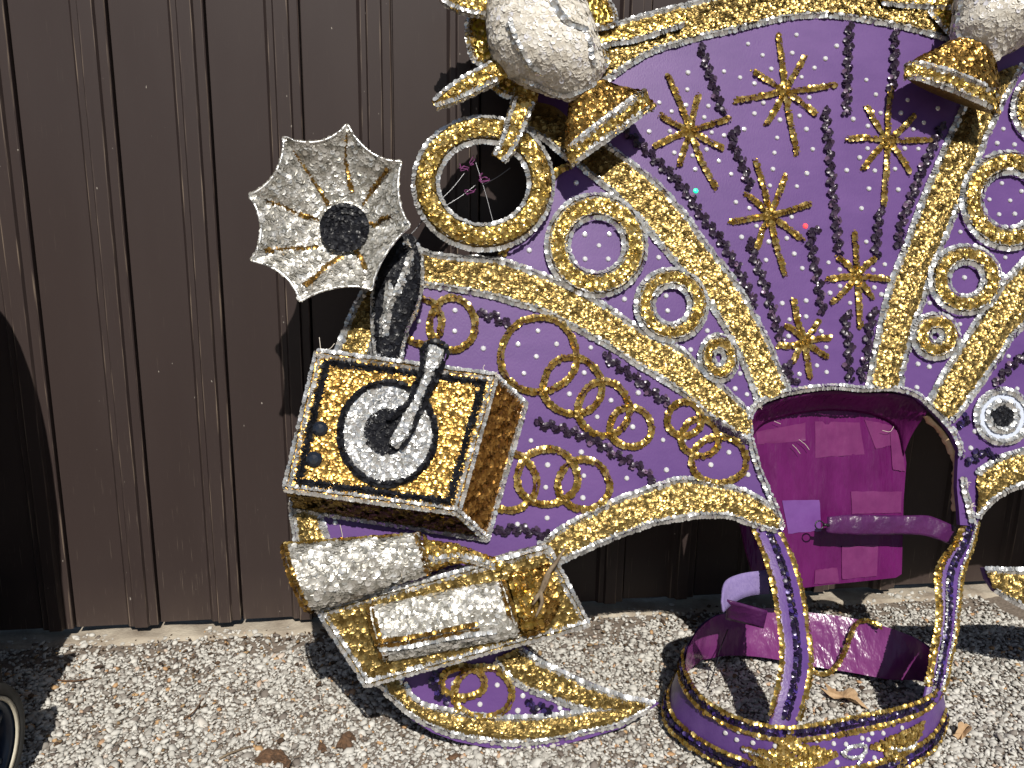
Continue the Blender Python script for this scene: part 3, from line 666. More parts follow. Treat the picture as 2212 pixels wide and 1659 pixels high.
for a, b in ((0, 1), (1, 2), (2, 3), (3, 0)):
    gstr(np.array([Vf[a], (Vf[a]+Vf[b])/2, Vf[b]]), 'silver', lat=.0055, r=.0050, step=.0024)
    ca = Vf.mean(0); A = Vf[a]+(ca-Vf[a])*.105; Bq = Vf[b]+(ca-Vf[b])*.105
    for sh in (0, .006):
        gstr(np.array([A+(ca-A)*sh*3, (A+Bq)/2+(ca-(A+Bq)/2)*sh*3, Bq+(ca-Bq)*sh*3]), 'black', lat=.0044, r=.0054, step=.0026, tilt=.3)
    if (a, b) in ((1, 2), (2, 3)): gstr(np.array([Vb[a], (Vb[a]+Vb[b])/2, Vb[b]])+EN*.004, 'silver', step=.003)
gstr(np.array([Vf[2], (Vf[2]+Vb[2])/2, Vb[2]]), 'silver'); gstr(np.array([Vf[1], (Vf[1]+Vb[1])/2, Vb[1]]), 'silver')
# record
REC = poly_slab('record', BB([(rec_c[0]+rec_r[0]*math.cos(a), rec_c[1]+rec_r[1]*math.sin(a)) for a in np.linspace(0, 6.283, 48, endpoint=False)], GT+.0035), GN, .003, MT['silverbase'], MT['silverbase'], GRAM)
q = Seq(); disc_fill(q, rec_c, rec_r[0]-6, GT+.0045, .0046, .0047, .38, r0=46, sq=(1, rec_r[1]/rec_r[0])); q.build('record_sequins', MT['silver'], GRAM)
q = Seq(); disc_fill(q, C('g', (780, 700))[0], 49, GT+.0055, .0042, .0046, .4); q.build('record_label', MT['black'], GRAM)
gstr(BB([(rec_c[0]+rec_r[0]*math.cos(a), rec_c[1]+rec_r[1]*math.sin(a)) for a in np.linspace(0, 6.283, 36, endpoint=False)], GT+.005), 'black', True, lat=.0032, r=.0048, step=.0027, tilt=.4)
# tone arm
arm, Ga, Na = blob('tone_arm', [[((a[0]*(1+w)+b[0]*(1-w))/2, (a[1]*(1+w)+b[1]*(1-w))/2), ((b[0]*(1+w)+a[0]*(1-w))/2, (b[1]*(1+w)+a[1]*(1-w))/2)] for (a, b), w in zip([C('g', (1075, 75), (1195, 125)), C('g', (1060, 150), (1180, 210)), C('g', (1040, 250), (1120, 290)), C('g', (1000, 370), (1070, 410)), C('g', (950, 490), (1020, 530)), C('g', (890, 580), (985, 610)), C('g', (840, 690), (945, 740)), C('g', (800, 770), (860, 810))], (.75, .7, .5, .5, .5, .6, .7, .7))], GT+.014, .6, MT['silverbase'], GRAM)
q = Seq(); fill_grid(q, Ga, Na, .0044, .0046, .35); q.build('arm_sequins', MT['silver'], GRAM)
gstr(gl([(1050, 200), (1045, 130), (1075, 75), (1130, 55), (1190, 80), (1205, 140), (1180, 200), (1140, 290), (1080, 400), (1030, 520), (985, 600), (950, 700), (880, 810)], GT+.012), 'black', lat=.004, step=.0026, tilt=.4)
gstr(gl([(1050, 200), (1030, 280), (985, 380), (940, 500), (850, 560), (800, 610)], GT+.012), 'black', lat=.0034, step=.0027, tilt=.4)
# knobs: faceted jet stones
for p, rr in (((297, 678), 55), ((253, 900), 57)):
    c = C('g', p)[0]; r = rr*.2977*.00093; o0 = B(c, GT+.002); t1 = unit(np.cross(GN, [0, 0, 1])); t2 = np.cross(GN, t1)
    V = []; 
    for rad, h, k0 in ((1, 0, 0), (.93, .35, .3), (.55, .62, 0), (0.02, .7, 0)):
        V += [o0+r*rad*(math.cos(a+k0)*t1+math.sin(a+k0)*t2)+GN*r*h for a in np.linspace(0, 6.283, 10, endpoint=False)]
    Fk = [(i*10+j, i*10+(j+1) % 10, i*10+10+(j+1) % 10, i*10+10+j) for i in range(3) for j in range(10)]
    mesh_obj('knob', V, Fk, MT['jet'], GRAM)
# horn: eight points, hollow towards the throat
hc = C('h', (690, 790))[0]; tips = C('h', (295, 200), (708, 118), (1060, 360), (1120, 780), (865, 1190), (400, 1270), (85, 1005), (70, 580))
rim = []
for i in range(8):
    a = np.array(tips[i]); b = np.array(tips[(i+1) % 8]); c = np.array(hc); mid = (a+b)/2; ctl = mid+(c-mid)*.22
    for t in np.linspace(0, 1, 9, endpoint=False): rim.append((1-t)**2*a+2*t*(1-t)*ctl+t*t*b)
rim = np.array(rim); HR, HC = .112, .050
def horn_grid(a0, k):
    G = np.empty((len(rim)+1, k, 3))
    for i in range(len(rim)+1):
        for j, s in enumerate(np.linspace(a0, 1, k)):
            p = np.array(hc)*(1-s)+rim[i % len(rim)]*s; bulge = .018*math.sin(math.pi*s)
            G[i, j] = B(p, HC+(HR-HC)*s**1.25-bulge*.6)
    return G
Gh = horn_grid(.02, 12); HORN = grid_obj('horn', Gh, MT['silverbase'], GRAM, thick=.004)
Gh2 = horn_grid(.24, 24); Nh = grid_normals(Gh2, unit(CAM-Gh2.mean((0, 1))))
q = Seq(); fill_grid(q, np.swapaxes(Gh2, 0, 1), np.swapaxes(Nh, 0, 1), .0052, .0050, .30); q.build('horn_sequins', MT['silvercloth'], GRAM)
q = Seq()
P = []
for i, rr in enumerate(np.arange(3, 53, 4.6)):
    for j in range(max(3, int(6.283*rr/4.6))):
        a = 6.283*j/max(3, int(6.283*rr/4.6))+i; P.append(B((hc[0]+rr*math.cos(a), hc[1]+rr*math.sin(a)), HC+.014+rng.uniform(0, .004)+.012*(rr/55)**2))
q.add(np.array(P), EN, .0047, .4); q.build('throat_sequins', MT['black'], GRAM)
tube('rim_wire', BB(rim, HR+.001), .0026, MT['silver'], GRAM, closed=True, step=.006)
sfh = Surf(Gh2, Nh)
for a, b in (((350, 300), (585, 640)), ((700, 195), (740, 545)), ((980, 395), (820, 640)), ((1000, 730), (870, 765)), ((845, 1060), (770, 940)), ((440, 1170), (670, 985)), ((165, 950), (510, 915)), ((170, 615), (510, 745))):
    pa, pb = C('h', a, b); pts = [(pa[0]*(1-t)+pb[0]*t, pa[1]*(1-t)+pb[1]*t) for t in np.linspace(0, 1, 7)]; Pn, Nn = sfh.lay(pts)
    q = Seq(); strand(q, Pn[::2], Nn[::2], lift=.004, r=.0042, lat=.0028, step=.0030, tilt=.36); q.build('gold_braid', MT['amber'], GRAM)
# neck
nk, Gn, Nn_ = blob('horn_neck', [C('h', (1040, 840), (1165, 880)), C('h', (975, 960), (1185, 1010)), C('h', (905, 1100), (1190, 1140)), C('h', (885, 1270), (1165, 1290)), C('h', (885, 1430), (1100, 1440)), C('h', (895, 1560), (1065, 1570)), C('h', (905, 1680), (1060, 1690))], .038, .55, MT['blackbase'], GRAM)
q = Seq(); fill_grid(q, Gn, Nn_, .0048, .0050, .3); q.build('neck_sequins', MT['black'], GRAM)
sfn = Surf(Gn, Nn_)
for pts in ([(905, 1120), (885, 1270), (885, 1430), (898, 1560), (915, 1640)], [(1160, 900), (1188, 1010), (1188, 1130), (1160, 1290), (1095, 1440), (1060, 1570), (1045, 1650)], [(1090, 890), (1115, 980), (1085, 1100), (1040, 1210), (985, 1300), (955, 1500)], [(950, 1030), (985, 1180), (970, 1310), (950, 1400), (945, 1500)]):
    Pn, Nn = sfn.lay(C('h', *pts)); q = Seq(); strand(q, Pn, Nn, lift=.004, step=.003); q.build('silver_braid', MT['silver'], GRAM)
for j in (8, 51):
    q = Seq(); strand(q, Gn[2::4, j], Nn_[2::4, j], lift=.003, step=.003); q.build('silver_braid', MT['silver'], GRAM)
# loose threads
for a, b, c in (((290, 15), (296, 70), (300, 105)), ((400, 60), (370, 95), (330, 110)), ((1490, 215), (1478, 240), (1500, 270)), ((440, 1375), (455, 1440), (462, 1490))):
    tube('thread', gl([a, b, c], GT if a[1] < 1000 else .01), .0007, MT['thread'], GRAM, sides=5)

# ---- bottle lying below the gramophone
BOT, Gb, Nb = blob('bottle_ornament', [C('b2', (35, 215), (205, 640)), C('b2', (310, 195), (425, 570)), C('b2', (610, 172), (705, 480)), C('b2', (890, 148), (965, 388))], .085, .75, MT['silverbase'], COS)
q = Seq(); fill_grid(q, Gb[1:], Nb[1:], .0056, .0058, .34); q.build('silver_sequins', MT['silvercloth'], BOT)
nk, Gk, Nk = blob('bottle_neck', [C('b2', (930, 160), (970, 380)), C('b2', (985, 200), (1000, 370)), C('b2', (1100, 208), (1100, 335)), C('b2', (1210, 240), (1205, 322)), C('b2', (1340, 290), (1300, 345)), C('b2', (1450, 330), (1400, 380))], .075, .7, MT['goldbase'], BOT)
q = Seq(); fill_grid(q, Gk, Nk, .0046, .0046, .38); q.build('neck_sequins', MT['braid'], BOT)
for k in (.0,):
    i = 0; q = Seq(); strand(q, Gb[i, ::4], Nb[i, ::4], lift=.002, r=.0046, lat=.0040, step=.0026); q.build('gold_braid', MT['amber'], BOT)
q = Seq(); strand(q, Gb[-1, ::4], Nb[-1, ::4], lift=.003); q.build('gold_braid', MT['amber'], BOT)
j = 52; q = Seq(); strand(q, Gb[::4, j], Nb[::4, j], lift=.003, step=.0028); q.build('gold_braid', MT['braid'], BOT)
q = Seq(); strand(q, Gk[::4, 26], Nk[::4, 26], lift=.003, step=.003); q.build('silver_braid', MT['silver'], BOT)

# ---- plaque with a barrel in relief
pq4 = C('b2', (272, 648), (1735, 238), (1988, 722), (568, 1108)); PO = .075
PV = BB(pq4, PO)
PLQ = poly_slab('relief_plaque', PV, EN, .045, MT['goldbase'], MT['silverbase'], COS)
q = Seq(); Gp = quad_grid([PV[0], PV[1], PV[2], PV[3]], 30, 40); fill_grid(q, Gp, np.broadcast_to(EN, Gp.shape), .0052, .0050, .24); q.build('gold_sequins', MT['gold'], PLQ)
for a, b in ((0, 1), (1, 2), (2, 3), (3, 0)):
    q = Seq(); strand(q, np.array([PV[a], (PV[a]+PV[b])/2, PV[b]]), lat=.005, r=.0048, step=.0026); q.build('silver_braid', MT['silver'], PLQ)
    q = Seq(); strand(q, np.array([PV[a], (PV[a]+PV[b])/2, PV[b]])-EN*.03+unit((PV[a]+PV[b])/2-PV.mean(0))*.002, nrm=unit((PV[a]+PV[b])/2-PV.mean(0)), lat=.008, r=.005, step=.0024, tilt=.4); q.build('silver_braid', MT['silvercloth'], PLQ)
br, Gr, Nr = blob('barrel', [C('b2', (588, 622), (690, 955)), C('b2', (880, 562), (985, 905)), C('b2', (1160, 505), (1265, 850)), C('b2', (1432, 452), (1545, 800))], PO+.004, .52, MT['silverbase'], PLQ)
q = Seq(); fill_grid(q, Gr, Nr, .0056, .0052, .30); q.build('silver_sequins', MT['silvercloth'], PLQ)
sfr = Surf(Gr, Nr)
for pts, m in (([(635, 850), (850, 815), (1060, 775), (1285, 735)], 'amber'), ([(700, 945), (900, 905), (1200, 850), (1450, 810)], 'amber'), ([(590, 630), (575, 720), (610, 830), (680, 940)], 'amber'), ([(1440, 460), (1450, 560), (1490, 680), (1540, 790)], 'amber'), ([(620, 905), (800, 880), (1100, 825), (1400, 770)], 'silver')):
    Pn, Nn = sfr.lay(C('b2', *pts)); q = Seq(); strand(q, Pn, Nn, lift=.005, lat=.005, r=.0048, step=.0026); q.build('gold_braid' if m == 'amber' else 'silver_braid', MT[m], PLQ)
cl, Gc_, Nc_ = blob('barrel_collar', [C('b2', (1500, 420), (1600, 790)), C('b2', (1560, 400), (1660, 780)), C('b2', (1640, 385), (1730, 730)), C('b2', (1740, 340), (1800, 620))], PO+.003, .42, MT['goldbase'], PLQ)
q = Seq(); fill_grid(q, Gc_, Nc_, .0048, .0050, .38); q.build('collar_sequins', MT['amber'], PLQ)
for i in (0, 5, 10):
    q = Seq(); strand(q, Gc_[i, ::4], Nc_[i, ::4], lift=.004, lat=.004, step=.0028); q.build('gold_braid', MT['braid'], PLQ)
for pts, r in (([(1640, 600), (1690, 520), (1740, 400), (1790, 330), (1850, 235)], [.0025, .004, .005, .004, .002]), ([(1690, 510), (1700, 590), (1660, 680)], [.005, .004, .002]), ([(1745, 400), (1710, 500), (1650, 560)], [.005, .004, .003])):
    tube('twig', BB(C('b2', *pts), PO+.05), np.array(r), MT['twig'], PLQ)

# ---- bulbs with flared bells
def bulb(secs, bell, off, dark_=False):
    o, G, N = blob('bulb_ornament', secs, off, .72, MT['pearlbase'], COS, seg=36)
    q = Seq(); fill_grid(q, G, N, .0050, .0054, .17, lift=.0018); q.build('pearl_sequins', MT['pearl'], o)
    b, Gb, Nb = blob('bell', bell[:-1], off-.012, [.6, .46, .34, .24], MT['copperbase'], o)
    q = Seq(); fill_grid(q, Gb, Nb, .0050, .0050, .28); q.build('bell_sequins', MT['amber'], o)
    l, Gl, Nl = blob('bell_lip', bell[-2:], off-.010, [.25, .16], MT['goldbase'], o, flat=True)
    q = Seq(); fill_grid(q, Gl, Nl, .0044, .0044, .4); q.build('lip_sequins', MT['braid'], o)
    for i in (0, len(Gl)-1):
        q = Seq(); strand(q, Gl[i, ::3], Nl[i, ::3], lift=.003, step=.0028, lat=.004); q.build('silver_braid', MT['silver'], o)
    return o, Surf(G, N)
BL, sfl = bulb([C('c2', (1120, -300), (1420, -310)), C('c2', (985, -120), (1530, -130)), C('c2', (950, 60), (1575, 40)), C('c2', (955, 200), (1625, 180)), C('c2', (985, 340), (1668, 330)), C('c2', (1085, 465), (1688, 440)), C('c2', (1235, 550), (1665, 525)), C('c2', (1400, 615), (1610, 585)), C('c2', (1475, 645), (1540, 635))],
        [C('c2', (1490, 645), (1720, 545)), C('c2', (1475, 760), (1800, 575)), C('c2', (1465, 880), (1880, 590)), C('c2', (1462, 985), (1965, 605)), C('c2', (1500, 1062), (2022, 690))], .085)
BR, sfr2 = bulb([C('r', (900, -260), (1500, -260)), C('r', (835, -60), (1700, -60)), C('r', (825, 100), (1760, 90)), C('r', (800, 280), (1680, 250)), C('r', (870, 400), (1530, 340)), C('r', (1000, 500), (1380, 430)), C('r', (1095, 595), (1210, 510))],
        [C('r', (715, 405), (1120, 590)), C('r', (590, 475), (1140, 720)), C('r', (450, 540), (1160, 850)), C('r', (335, 610), (1172, 935)), C('r', (320, 715), (1172, 1060))], .085)
for sf, par, sets, k in ((sfl, BL, ([(1100, 130), (1110, 220), (1160, 320), (1230, 410), (1300, 470)], [(1360, -20), (1410, 70), (1470, 140), (1560, 200), (1600, 290), (1620, 400), (1660, 500)], [(1180, 500), (1300, 560), (1400, 600), (1500, 610), (1640, 530)]), 'c2'),
                        (sfr2, BR, ([(850, 0), (835, 150), (815, 290), (880, 390), (1010, 500), (1100, 590)],), 'r')):
    for s in sets:
        Pn, Nn = sf.lay(C(k, *s)); q = Seq(); strand(q, Pn, Nn, lift=.0065, step=.0028); q.build('silver_braid', MT['silver'], par)
def spike(secs, off):
    o, G, N = blob('spike', secs, off, .5, MT['goldbase'], BL, seg=14)
    q = Seq(); fill_grid(q, G, N, .0044, .0044, .38); q.build('spike_sequins', MT['braid'], BL)
    for j in (12, 47):
        q = Seq(); strand(q, G[::4, j], N[::4, j], lift=.003, step=.0028, lat=.0046); q.build('silver_braid', MT['silver'], BL)
spike([C('c2', (602, 655), (618, 692)), C('c2', (705, 565), (735, 660)), C('c2', (850, 475), (890, 590)), C('c2', (1010, 390), (1060, 500))], .07)
spike([C('c2', (990, 1005), (1050, 1045)), C('c2', (1035, 925), (1115, 965)), C('c2', (1085, 760), (1195, 800)), C('c2', (1140, 580), (1265, 620))], .045)
spike([C('c2', (650, 5), (690, -40)), C('c2', (760, 75), (790, -30)), C('c2', (960, 115), (960, -10))], .07)
def petal(pts, off, par, k='c2', light=True):
    P = BB(C(k, *pts), off); poly_slab('yellow_petal', P, EN, .006, MT['yellow'], MT['goldbase'], par)
    q = Seq(); strand(q, P+(P.mean(0)-P)*.06, closed=True, r=.0046, lat=.0045, step=.0028, tilt=.4); 
    for f in (.35, .65): strand(q, P+(P.mean(0)-P)*f, closed=True, r=.0046, lat=.006, step=.0055, tilt=.4)
    q.build('petal_sequins', MT['braid'], par)
    q = Seq(); strand(q, P, closed=True, step=.0034); q.build('silver_braid', MT['silver'], par)
petal([(832, 130), (960, 90), (990, 380), (880, 405), (835, 310)], .03, BL); petal([(955, 520), (1060, 470), (1160, 560), (1145, 625), (1050, 610)], .03, BL)
petal([(1540, -60), (1650, -40), (1740, 30), (1765, 150), (1640, 185), (1560, 180)], .03, BL); petal([(1600, 300), (1700, 330), (1700, 440), (1640, 470)], .02, BL)
petal([(560, 88), (850, 85), (840, 280), (745, 318), (640, 215)], .012, BR, 'r')

# ---- back plate seen through the arch, patched with tape
PLO = -.085
plate_out = [(1597, 1095), (1606, 1000), (1612, 930), (1640, 890), (1690, 872), (1760, 862), (1850, 868), (1905, 880), (1936, 905), (1950, 945), (1958, 1000), (1952, 1080), (1950, 1160), (1948, 1240), (1935, 1248), (1860, 1256), (1790, 1263), (1728, 1271), (1660, 1258), (1628, 1242), (1612, 1190), (1600, 1130)]
PLATE = poly_slab('back_plate', BB(plate_out, PLO), EN, .008, MT['tape'], MT['tape'], COS)
for i, (pts, m) in enumerate((([(605, 310), (945, 320), (985, 565), (605, 590)], 'tape2'), ([(150, 390), (530, 320), (530, 460), (160, 490)], 'tape2'), ([(985, 300), (1190, 340), (1210, 490), (1070, 520)], 'tape2'),
     ([(350, 920), (640, 915), (650, 1150), (400, 1175)], 'tape3'), ([(880, 850), (1270, 850), (1265, 1015), (890, 1020)], 'tape2'), ([(605, 1450), (775, 1435), (790, 1555), (600, 1562)], 'tape2'), ([(810, 1270), (1090, 1260), (1080, 1500), (810, 1525)], 'tape2'),
     ([(1180, 370), (1255, 380), (1300, 700), (1200, 680)], 'tape2'))):
    Q = BB(C('p', *pts), PLO+.0003+.00025*i); Gq = quad_grid([Q[0], Q[1], Q[2], Q[3]], 10, 10)
    ii, jj = np.meshgrid(np.linspace(0, 1, 10), np.linspace(0, 1, 10)); ph = rng.uniform(0, 6, 4)
    Gq = Gq+EN*(.0002*(np.sin(ii*5+ph[0])*np.sin(jj*6+ph[1])+.6*np.sin(ii*11+jj*8+ph[2]))+.0003)[..., None]
    # torn edge
    Gq[0] += rng.normal(0, .0007, (10, 3)); Gq[-1] += rng.normal(0, .0007, (10, 3))
    grid_obj('tape_patch', Gq, MT[m], PLATE)
for pts in ([(480, 450), (530, 490), (560, 530)], [(290, 310), (340, 330)], [(430, 490), (460, 520), (490, 560)], [(1120, 380), (1180, 390), (1210, 350)]):
    tube('thread', BB(C('p', *pts), PLO+.012), .0006, MT['thread'], PLATE, sides=4)
# collar joining the board to the plate
hp = [(1624, 960), (1622, 915), (1640, 882), (1690, 862), (1758, 848), (1808, 845), (1858, 850), (1925, 850), (1975, 862), (2004, 890)]
lp = [(1622, 985), (1625, 945), (1650, 915), (1700, 898), (1760, 888), (1810, 886), (1860, 890), (1912, 905), (1940, 930), (1952, 985)]
A = resample(BB(hp, -.012), 40); Bq = resample(BB(lp, PLO+.004), 40); s = np.linspace(0, 1, 8)[None, :, None]
grid_obj('collar', A[:, None]*(1-s)+Bq[:, None]*s+EN*(np.sin(np.linspace(0, math.pi, 8))*-.012)[None, :, None], MT['tape'], PLATE, thick=.003)
# closing strap with a hook
tp = BB(C('p', (700, 1045), (850, 1030), (1050, 1032), (1300, 1036), (1470, 1036), (1600, 1085), (1690, 1125)), -.03); bt = BB(C('p', (690, 1165), (850, 1180), (1050, 1182), (1300, 1178), (1450, 1190), (1560, 1225), (1640, 1255)), -.03)
A = resample(tp, 40); Bq = resample(bt, 40); s = np.linspace(0, 1, 9)[None, :, None]
fold = (np.sin(np.linspace(0, 30, 40))[:, None]*.0016+np.sin(np.linspace(0, math.pi, 9))[None]*.0025+rng.normal(0, .0006, (40, 9)))[..., None]*EN
grid_obj('closing_strap', A[:, None]*(1-s)+Bq[:, None]*s+fold, MT['tape4'], PLATE, thick=.004)
hk = C('p', (637, 1108))[0]; tube('hook_ring', BB(disc_pts(hk, 9, 14), -.028), .0016, MT['tube'], PLATE, closed=True)
tube('hook_pin', BB(C('p', (668, 1105), (690, 1108), (712, 1108)), -.026), .0035, MT['tube'], PLATE)
# frayed card edge at the right of the hole
A = resample(BB(C('p', (1478, 272), (1600, 400), (1688, 560), (1716, 640), (1708, 780), (1706, 1000)), -.012), 40); A2 = A+np.array([-.0075, 0, 0])-EN*.012+rng.normal(0, .0012, A.shape)
grid_obj('torn_edge', np.stack([A+EN*.001, (A+A2)/2, A2], 1), mat('bare card', (.62, .40, .20), .9, noise=(40, (.70, .55, .36))), board, thick=.002)

# ---- waist band standing on the gravel
T = [(440, 850), (520, 730), (650, 660), (900, 622), (1200, 650), (1500, 690), (1800, 770), (2000, 870), (2065, 1000), (2055, 1130), (1960, 1215), (1780, 1280), (1520, 1330), (1260, 1380), (1050, 1398), (880, 1370), (690, 1305), (520, 1190), (430, 1050), (410, 935)]
Bt = [(485, 975), (560, 945), (690, 928), (900, 938), (1240, 1000), (1500, 1042), (1720, 1080), (1960, 1095), (2080, 1200), (2110, 1330), (2050, 1500), (1900, 1630), (1650, 1740), (1300, 1790), (1050, 1770), (820, 1700), (600, 1605), (400, 1480), (290, 1350), (310, 1160)]
TP = np.array([on_z(p, .125) for p in C('b3', *T)]); BP = np.array([on_z(p, .022) for p in C('b3', *Bt)])
TPs, _ = smooth_curve(TP, .006, True); kT = len(TPs)
def close_to(P, k):
    Q, _ = smooth_curve(np.asarray(P), .0015, True); Q = np.vstack([Q, Q[:1]]); 
    return Q
def cr_closed(P, k):
    n = len(P); o = []
    for x in np.linspace(0, n, k, endpoint=False):
        i = int(x); f = x-i; a, b, c, d = P[(i-1) % n], P[i % n], P[(i+1) % n], P[(i+2) % n]
        o.append(.5*((2*b)+(-a+c)*f+(2*a-5*b+4*c-d)*f*f+(-a+3*b-3*c+d)*f**3))
    return np.array(o)
KW = 160; TW = cr_closed(TP, KW); BW = cr_closed(BP, KW); s = np.linspace(0, 1, 25)[None, :, None]
WG = TW[:, None]*(1-s)+BW[:, None]*s; ctr = WG.mean((0, 1))
WN = grid_normals(WG); outw = WG-ctr; outw[..., 2] = 0; WN = np.where(((WN*outw).sum(-1) < 0)[..., None], -WN, WN)
wrink = (np.sin(np.linspace(0, 50, KW))[:, None]*np.sin(np.linspace(0, 6, 25))[None]*.0016+np.sin(np.linspace(0, 83, KW)[:, None]+np.linspace(0, 5, 25)[None])*.0010)[..., None]
WAIST = grid_obj('waist_band', np.concatenate([WG, WG[:1]])+0, MT['strap'], COS)
inner = WG-WN*.004+WN*wrink
grid_obj('band_lining', np.concatenate([inner, inner[:1]]), MT['lining'], WAIST)
def wrow(v, m, name, i0=0, i1=KW, **kw):
    idx = np.arange(i0, i1) % KW; j = int(round(v*24)); q = Seq()
    strand(q, WG[idx, j][::2], WN[idx, j][::2], lift=.003, **kw); q.build(name, MT[m], WAIST)
i_l, i_r = int(KW*17.0/20), int(KW*9.3/20)
# the outside shows along the front from the right strap round to the left end
f0, f1 = int(KW*9.0/20), int(KW*20.0/20)
for v in (.015, .215, .735, .985): wrow(v, 'braid', 'gold_braid', f0, f1, lat=.0024, r=.0040, step=.0028)
wrow(.10, 'indigo', 'dark_sequin_strand', f0, f1, lat=.0040, r=.0044, out=.25, step=.0026); wrow(.86, 'indigo', 'dark_sequin_strand', f0, f1, lat=.0052, r=.0046, out=.25, step=.0024)
fr = slice(f0, f1); sfw = Surf(WG[f0:f1], WN[f0:f1])
for p in C('b3', (670, 1425), (758, 1415), (760, 1470), (880, 1465), (967, 1455), (857, 1498), (995, 1515), (1270, 1480), (1375, 1493), (1450, 1508), (1550, 1473), (1613, 1447), (1610, 1480), (1690, 1440), (1805, 1395), (1403, 1618), (1635, 1588), (1265, 1640)):
    a, b = sfw.pick(p); rhinestone(a+b*.001, b, WAIST, .85)
def in_poly(pts, poly):
    x, y = pts[:, 0], pts[:, 1]; c = np.zeros(len(pts), bool); n = len(poly)
    for i in range(n):
        x1, y1 = poly[i]; x2, y2 = poly[(i+1) % n]
        c ^= ((y1 > y) != (y2 > y)) & (x < (x2-x1)*(y-y1)/(y2-y1+1e-12)+x1)
    return c
fine = np.repeat(np.repeat(WG[f0:f1], 1, 0), 1, 1); 
for poly, m in (([(1020, 1475), (1105, 1415), (1160, 1500), (1300, 1525), (1420, 1560), (1330, 1620), (1200, 1660), (930, 1650), (830, 1570), (790, 1515), (900, 1535), (1010, 1540)], 'braid'),
                ([(1590, 1530), (1700, 1470), (1850, 1410), (1960, 1350), (1940, 1440), (1880, 1510), (1760, 1530), (1850, 1600), (1800, 1660), (1730, 1600), (1690, 1540)], 'braid')):
    pl = C('b3', *poly); xs_ = [p[0] for p in pl]; ys_ = [p[1] for p in pl]
    cand = np.stack([rng.uniform(min(xs_), max(xs_), 6000), rng.uniform(min(ys_), max(ys_), 6000)], 1); cand = cand[in_poly(cand, pl)]
    Ps, Ns = [], []
    for c in cand[:700]:
        # interpolate within the band between the four nearest samples
        d = ((sfw.q-c)**2).sum(1); ix = np.argsort(d)[:4]; w = 1/(d[ix]+.5); w /= w.sum(); Ps.append((sfw.P[ix]*w[:, None]).sum(0)); Ns.append((sfw.N[ix]*w[:, None]).sum(0))
    Ps, Ns = np.array(Ps), unit(np.array(Ns)); q = Seq(); q.add(Ps+Ns*.003+Ns*rng.uniform(0, .002, (len(Ps), 1)), Ns, .0036, .28); q.build('gold_leaf_motif', MT[m], WAIST)
for pts in ([(800, 1530), (880, 1560), (960, 1600)], [(1440, 1560), (1500, 1520), (1580, 1525), (1560, 1570), (1480, 1590), (1440, 1560)], [(1560, 1570), (1540, 1640)], [(1740, 1535), (1850, 1530), (1920, 1490)]):
    Pn, Nn = sfw.lay(C('b3', *pts)); q = Seq(); strand(q, Pn, Nn, lift=.004, r=.0028, lat=.0016, step=.0024); q.build('silver_braid', MT['silver'], WAIST)
# gold cord hanging inside the band
cord = [on_z(p, z) for p, z in zip(C('b3', (1690, 745), (1600, 705), (1530, 720), (1490, 800), (1440, 930), (1370, 1030), (1290, 1050), (1230, 1020)), (.13, .13, .125, .10, .06, .025, .015, .02))]
q = Seq(); strand(q, np.array(cord), nrm=unit(CAM-cord[3]), r=.0040, lat=.0025, step=.003); q.build('gold_cord', MT['braid'], WAIST)
tube('wire', [on_z(p, z) for p, z in zip(C('b3', (720, 700), (640, 900), (600, 1050), (565, 1150)), (.10, .06, .03, .012))], .0012, MT['tube'], WAIST)

# ---- frayed threads where the trim ends
for c0, nn, ln in (((2098, 1095), 9, 16), ((2088, 1045), 5, 12), ((1690, 1135), 5, 12), ((688, 768), 5, 14), ((1050, 1160), 5, 12), ((1070, 812), 6, 12), ((640, 1085), 5, 12), ((1265, 1345), 5, 12), ((1405, 1520), 5, 10), ((1640, 880), 3, 10)):
    for i in range(nn):
        a = rng.uniform(0, 6.28); L_ = rng.uniform(.4, 1)*ln; off_ = .1 if c0 in ((688, 768), (1070, 812)) else .012
        tube('thread', BB([c0, (c0[0]+L_*.5*math.cos(a), c0[1]+L_*.5*math.sin(a)), (c0[0]+L_*math.cos(a+.5), c0[1]+L_*math.sin(a+.5))], off_+rng.uniform(0, .006)), .0006, MT['thread'], board, sides=4)

# ---- shoulder straps
def strap_between(le, ri, d0, d1, bulge, name='shoulder_strap', m='strap'):
    k = 60; t = np.linspace(0, 1, len(le)); dl = d0+(d1-d0)*t+bulge*np.sin(math.pi*t)
    A = resample([at_d(p, d) for p, d in zip(le, dl)], k); Bq = resample([at_d(p, d) for p, d in zip(ri, dl)], k)
    s = np.linspace(0, 1, 9)[None, :, None]; G = A[:, None]*(1-s)+Bq[:, None]*s; N = grid_normals(G, unit(CAM-G.mean((0, 1))))
    G = G+N*(np.sin(np.linspace(0, math.pi, 9))*.004)[None, :, None]
    return grid_obj(name, G, MT[m], COS, thick=.004), G, N
le = C('b3', (835, 70), (900, 200), (950, 350), (990, 500), (1012, 650), (1040, 850), (1038, 1000), (1008, 1170), (945, 1420)); ri = C('b3', (1020, 115), (1090, 260), (1145, 420), (1185, 600), (1212, 800), (1228, 950), (1212, 1100), (1180, 1240), (1120, 1440))
dS = depth(B((1650, 1135), -.014)); dE = depth(on_z(C('b3', (1050, 1398))[0], .125))+.045
S1, G1, N1 = strap_between(le, ri, dS, dE, -.01)
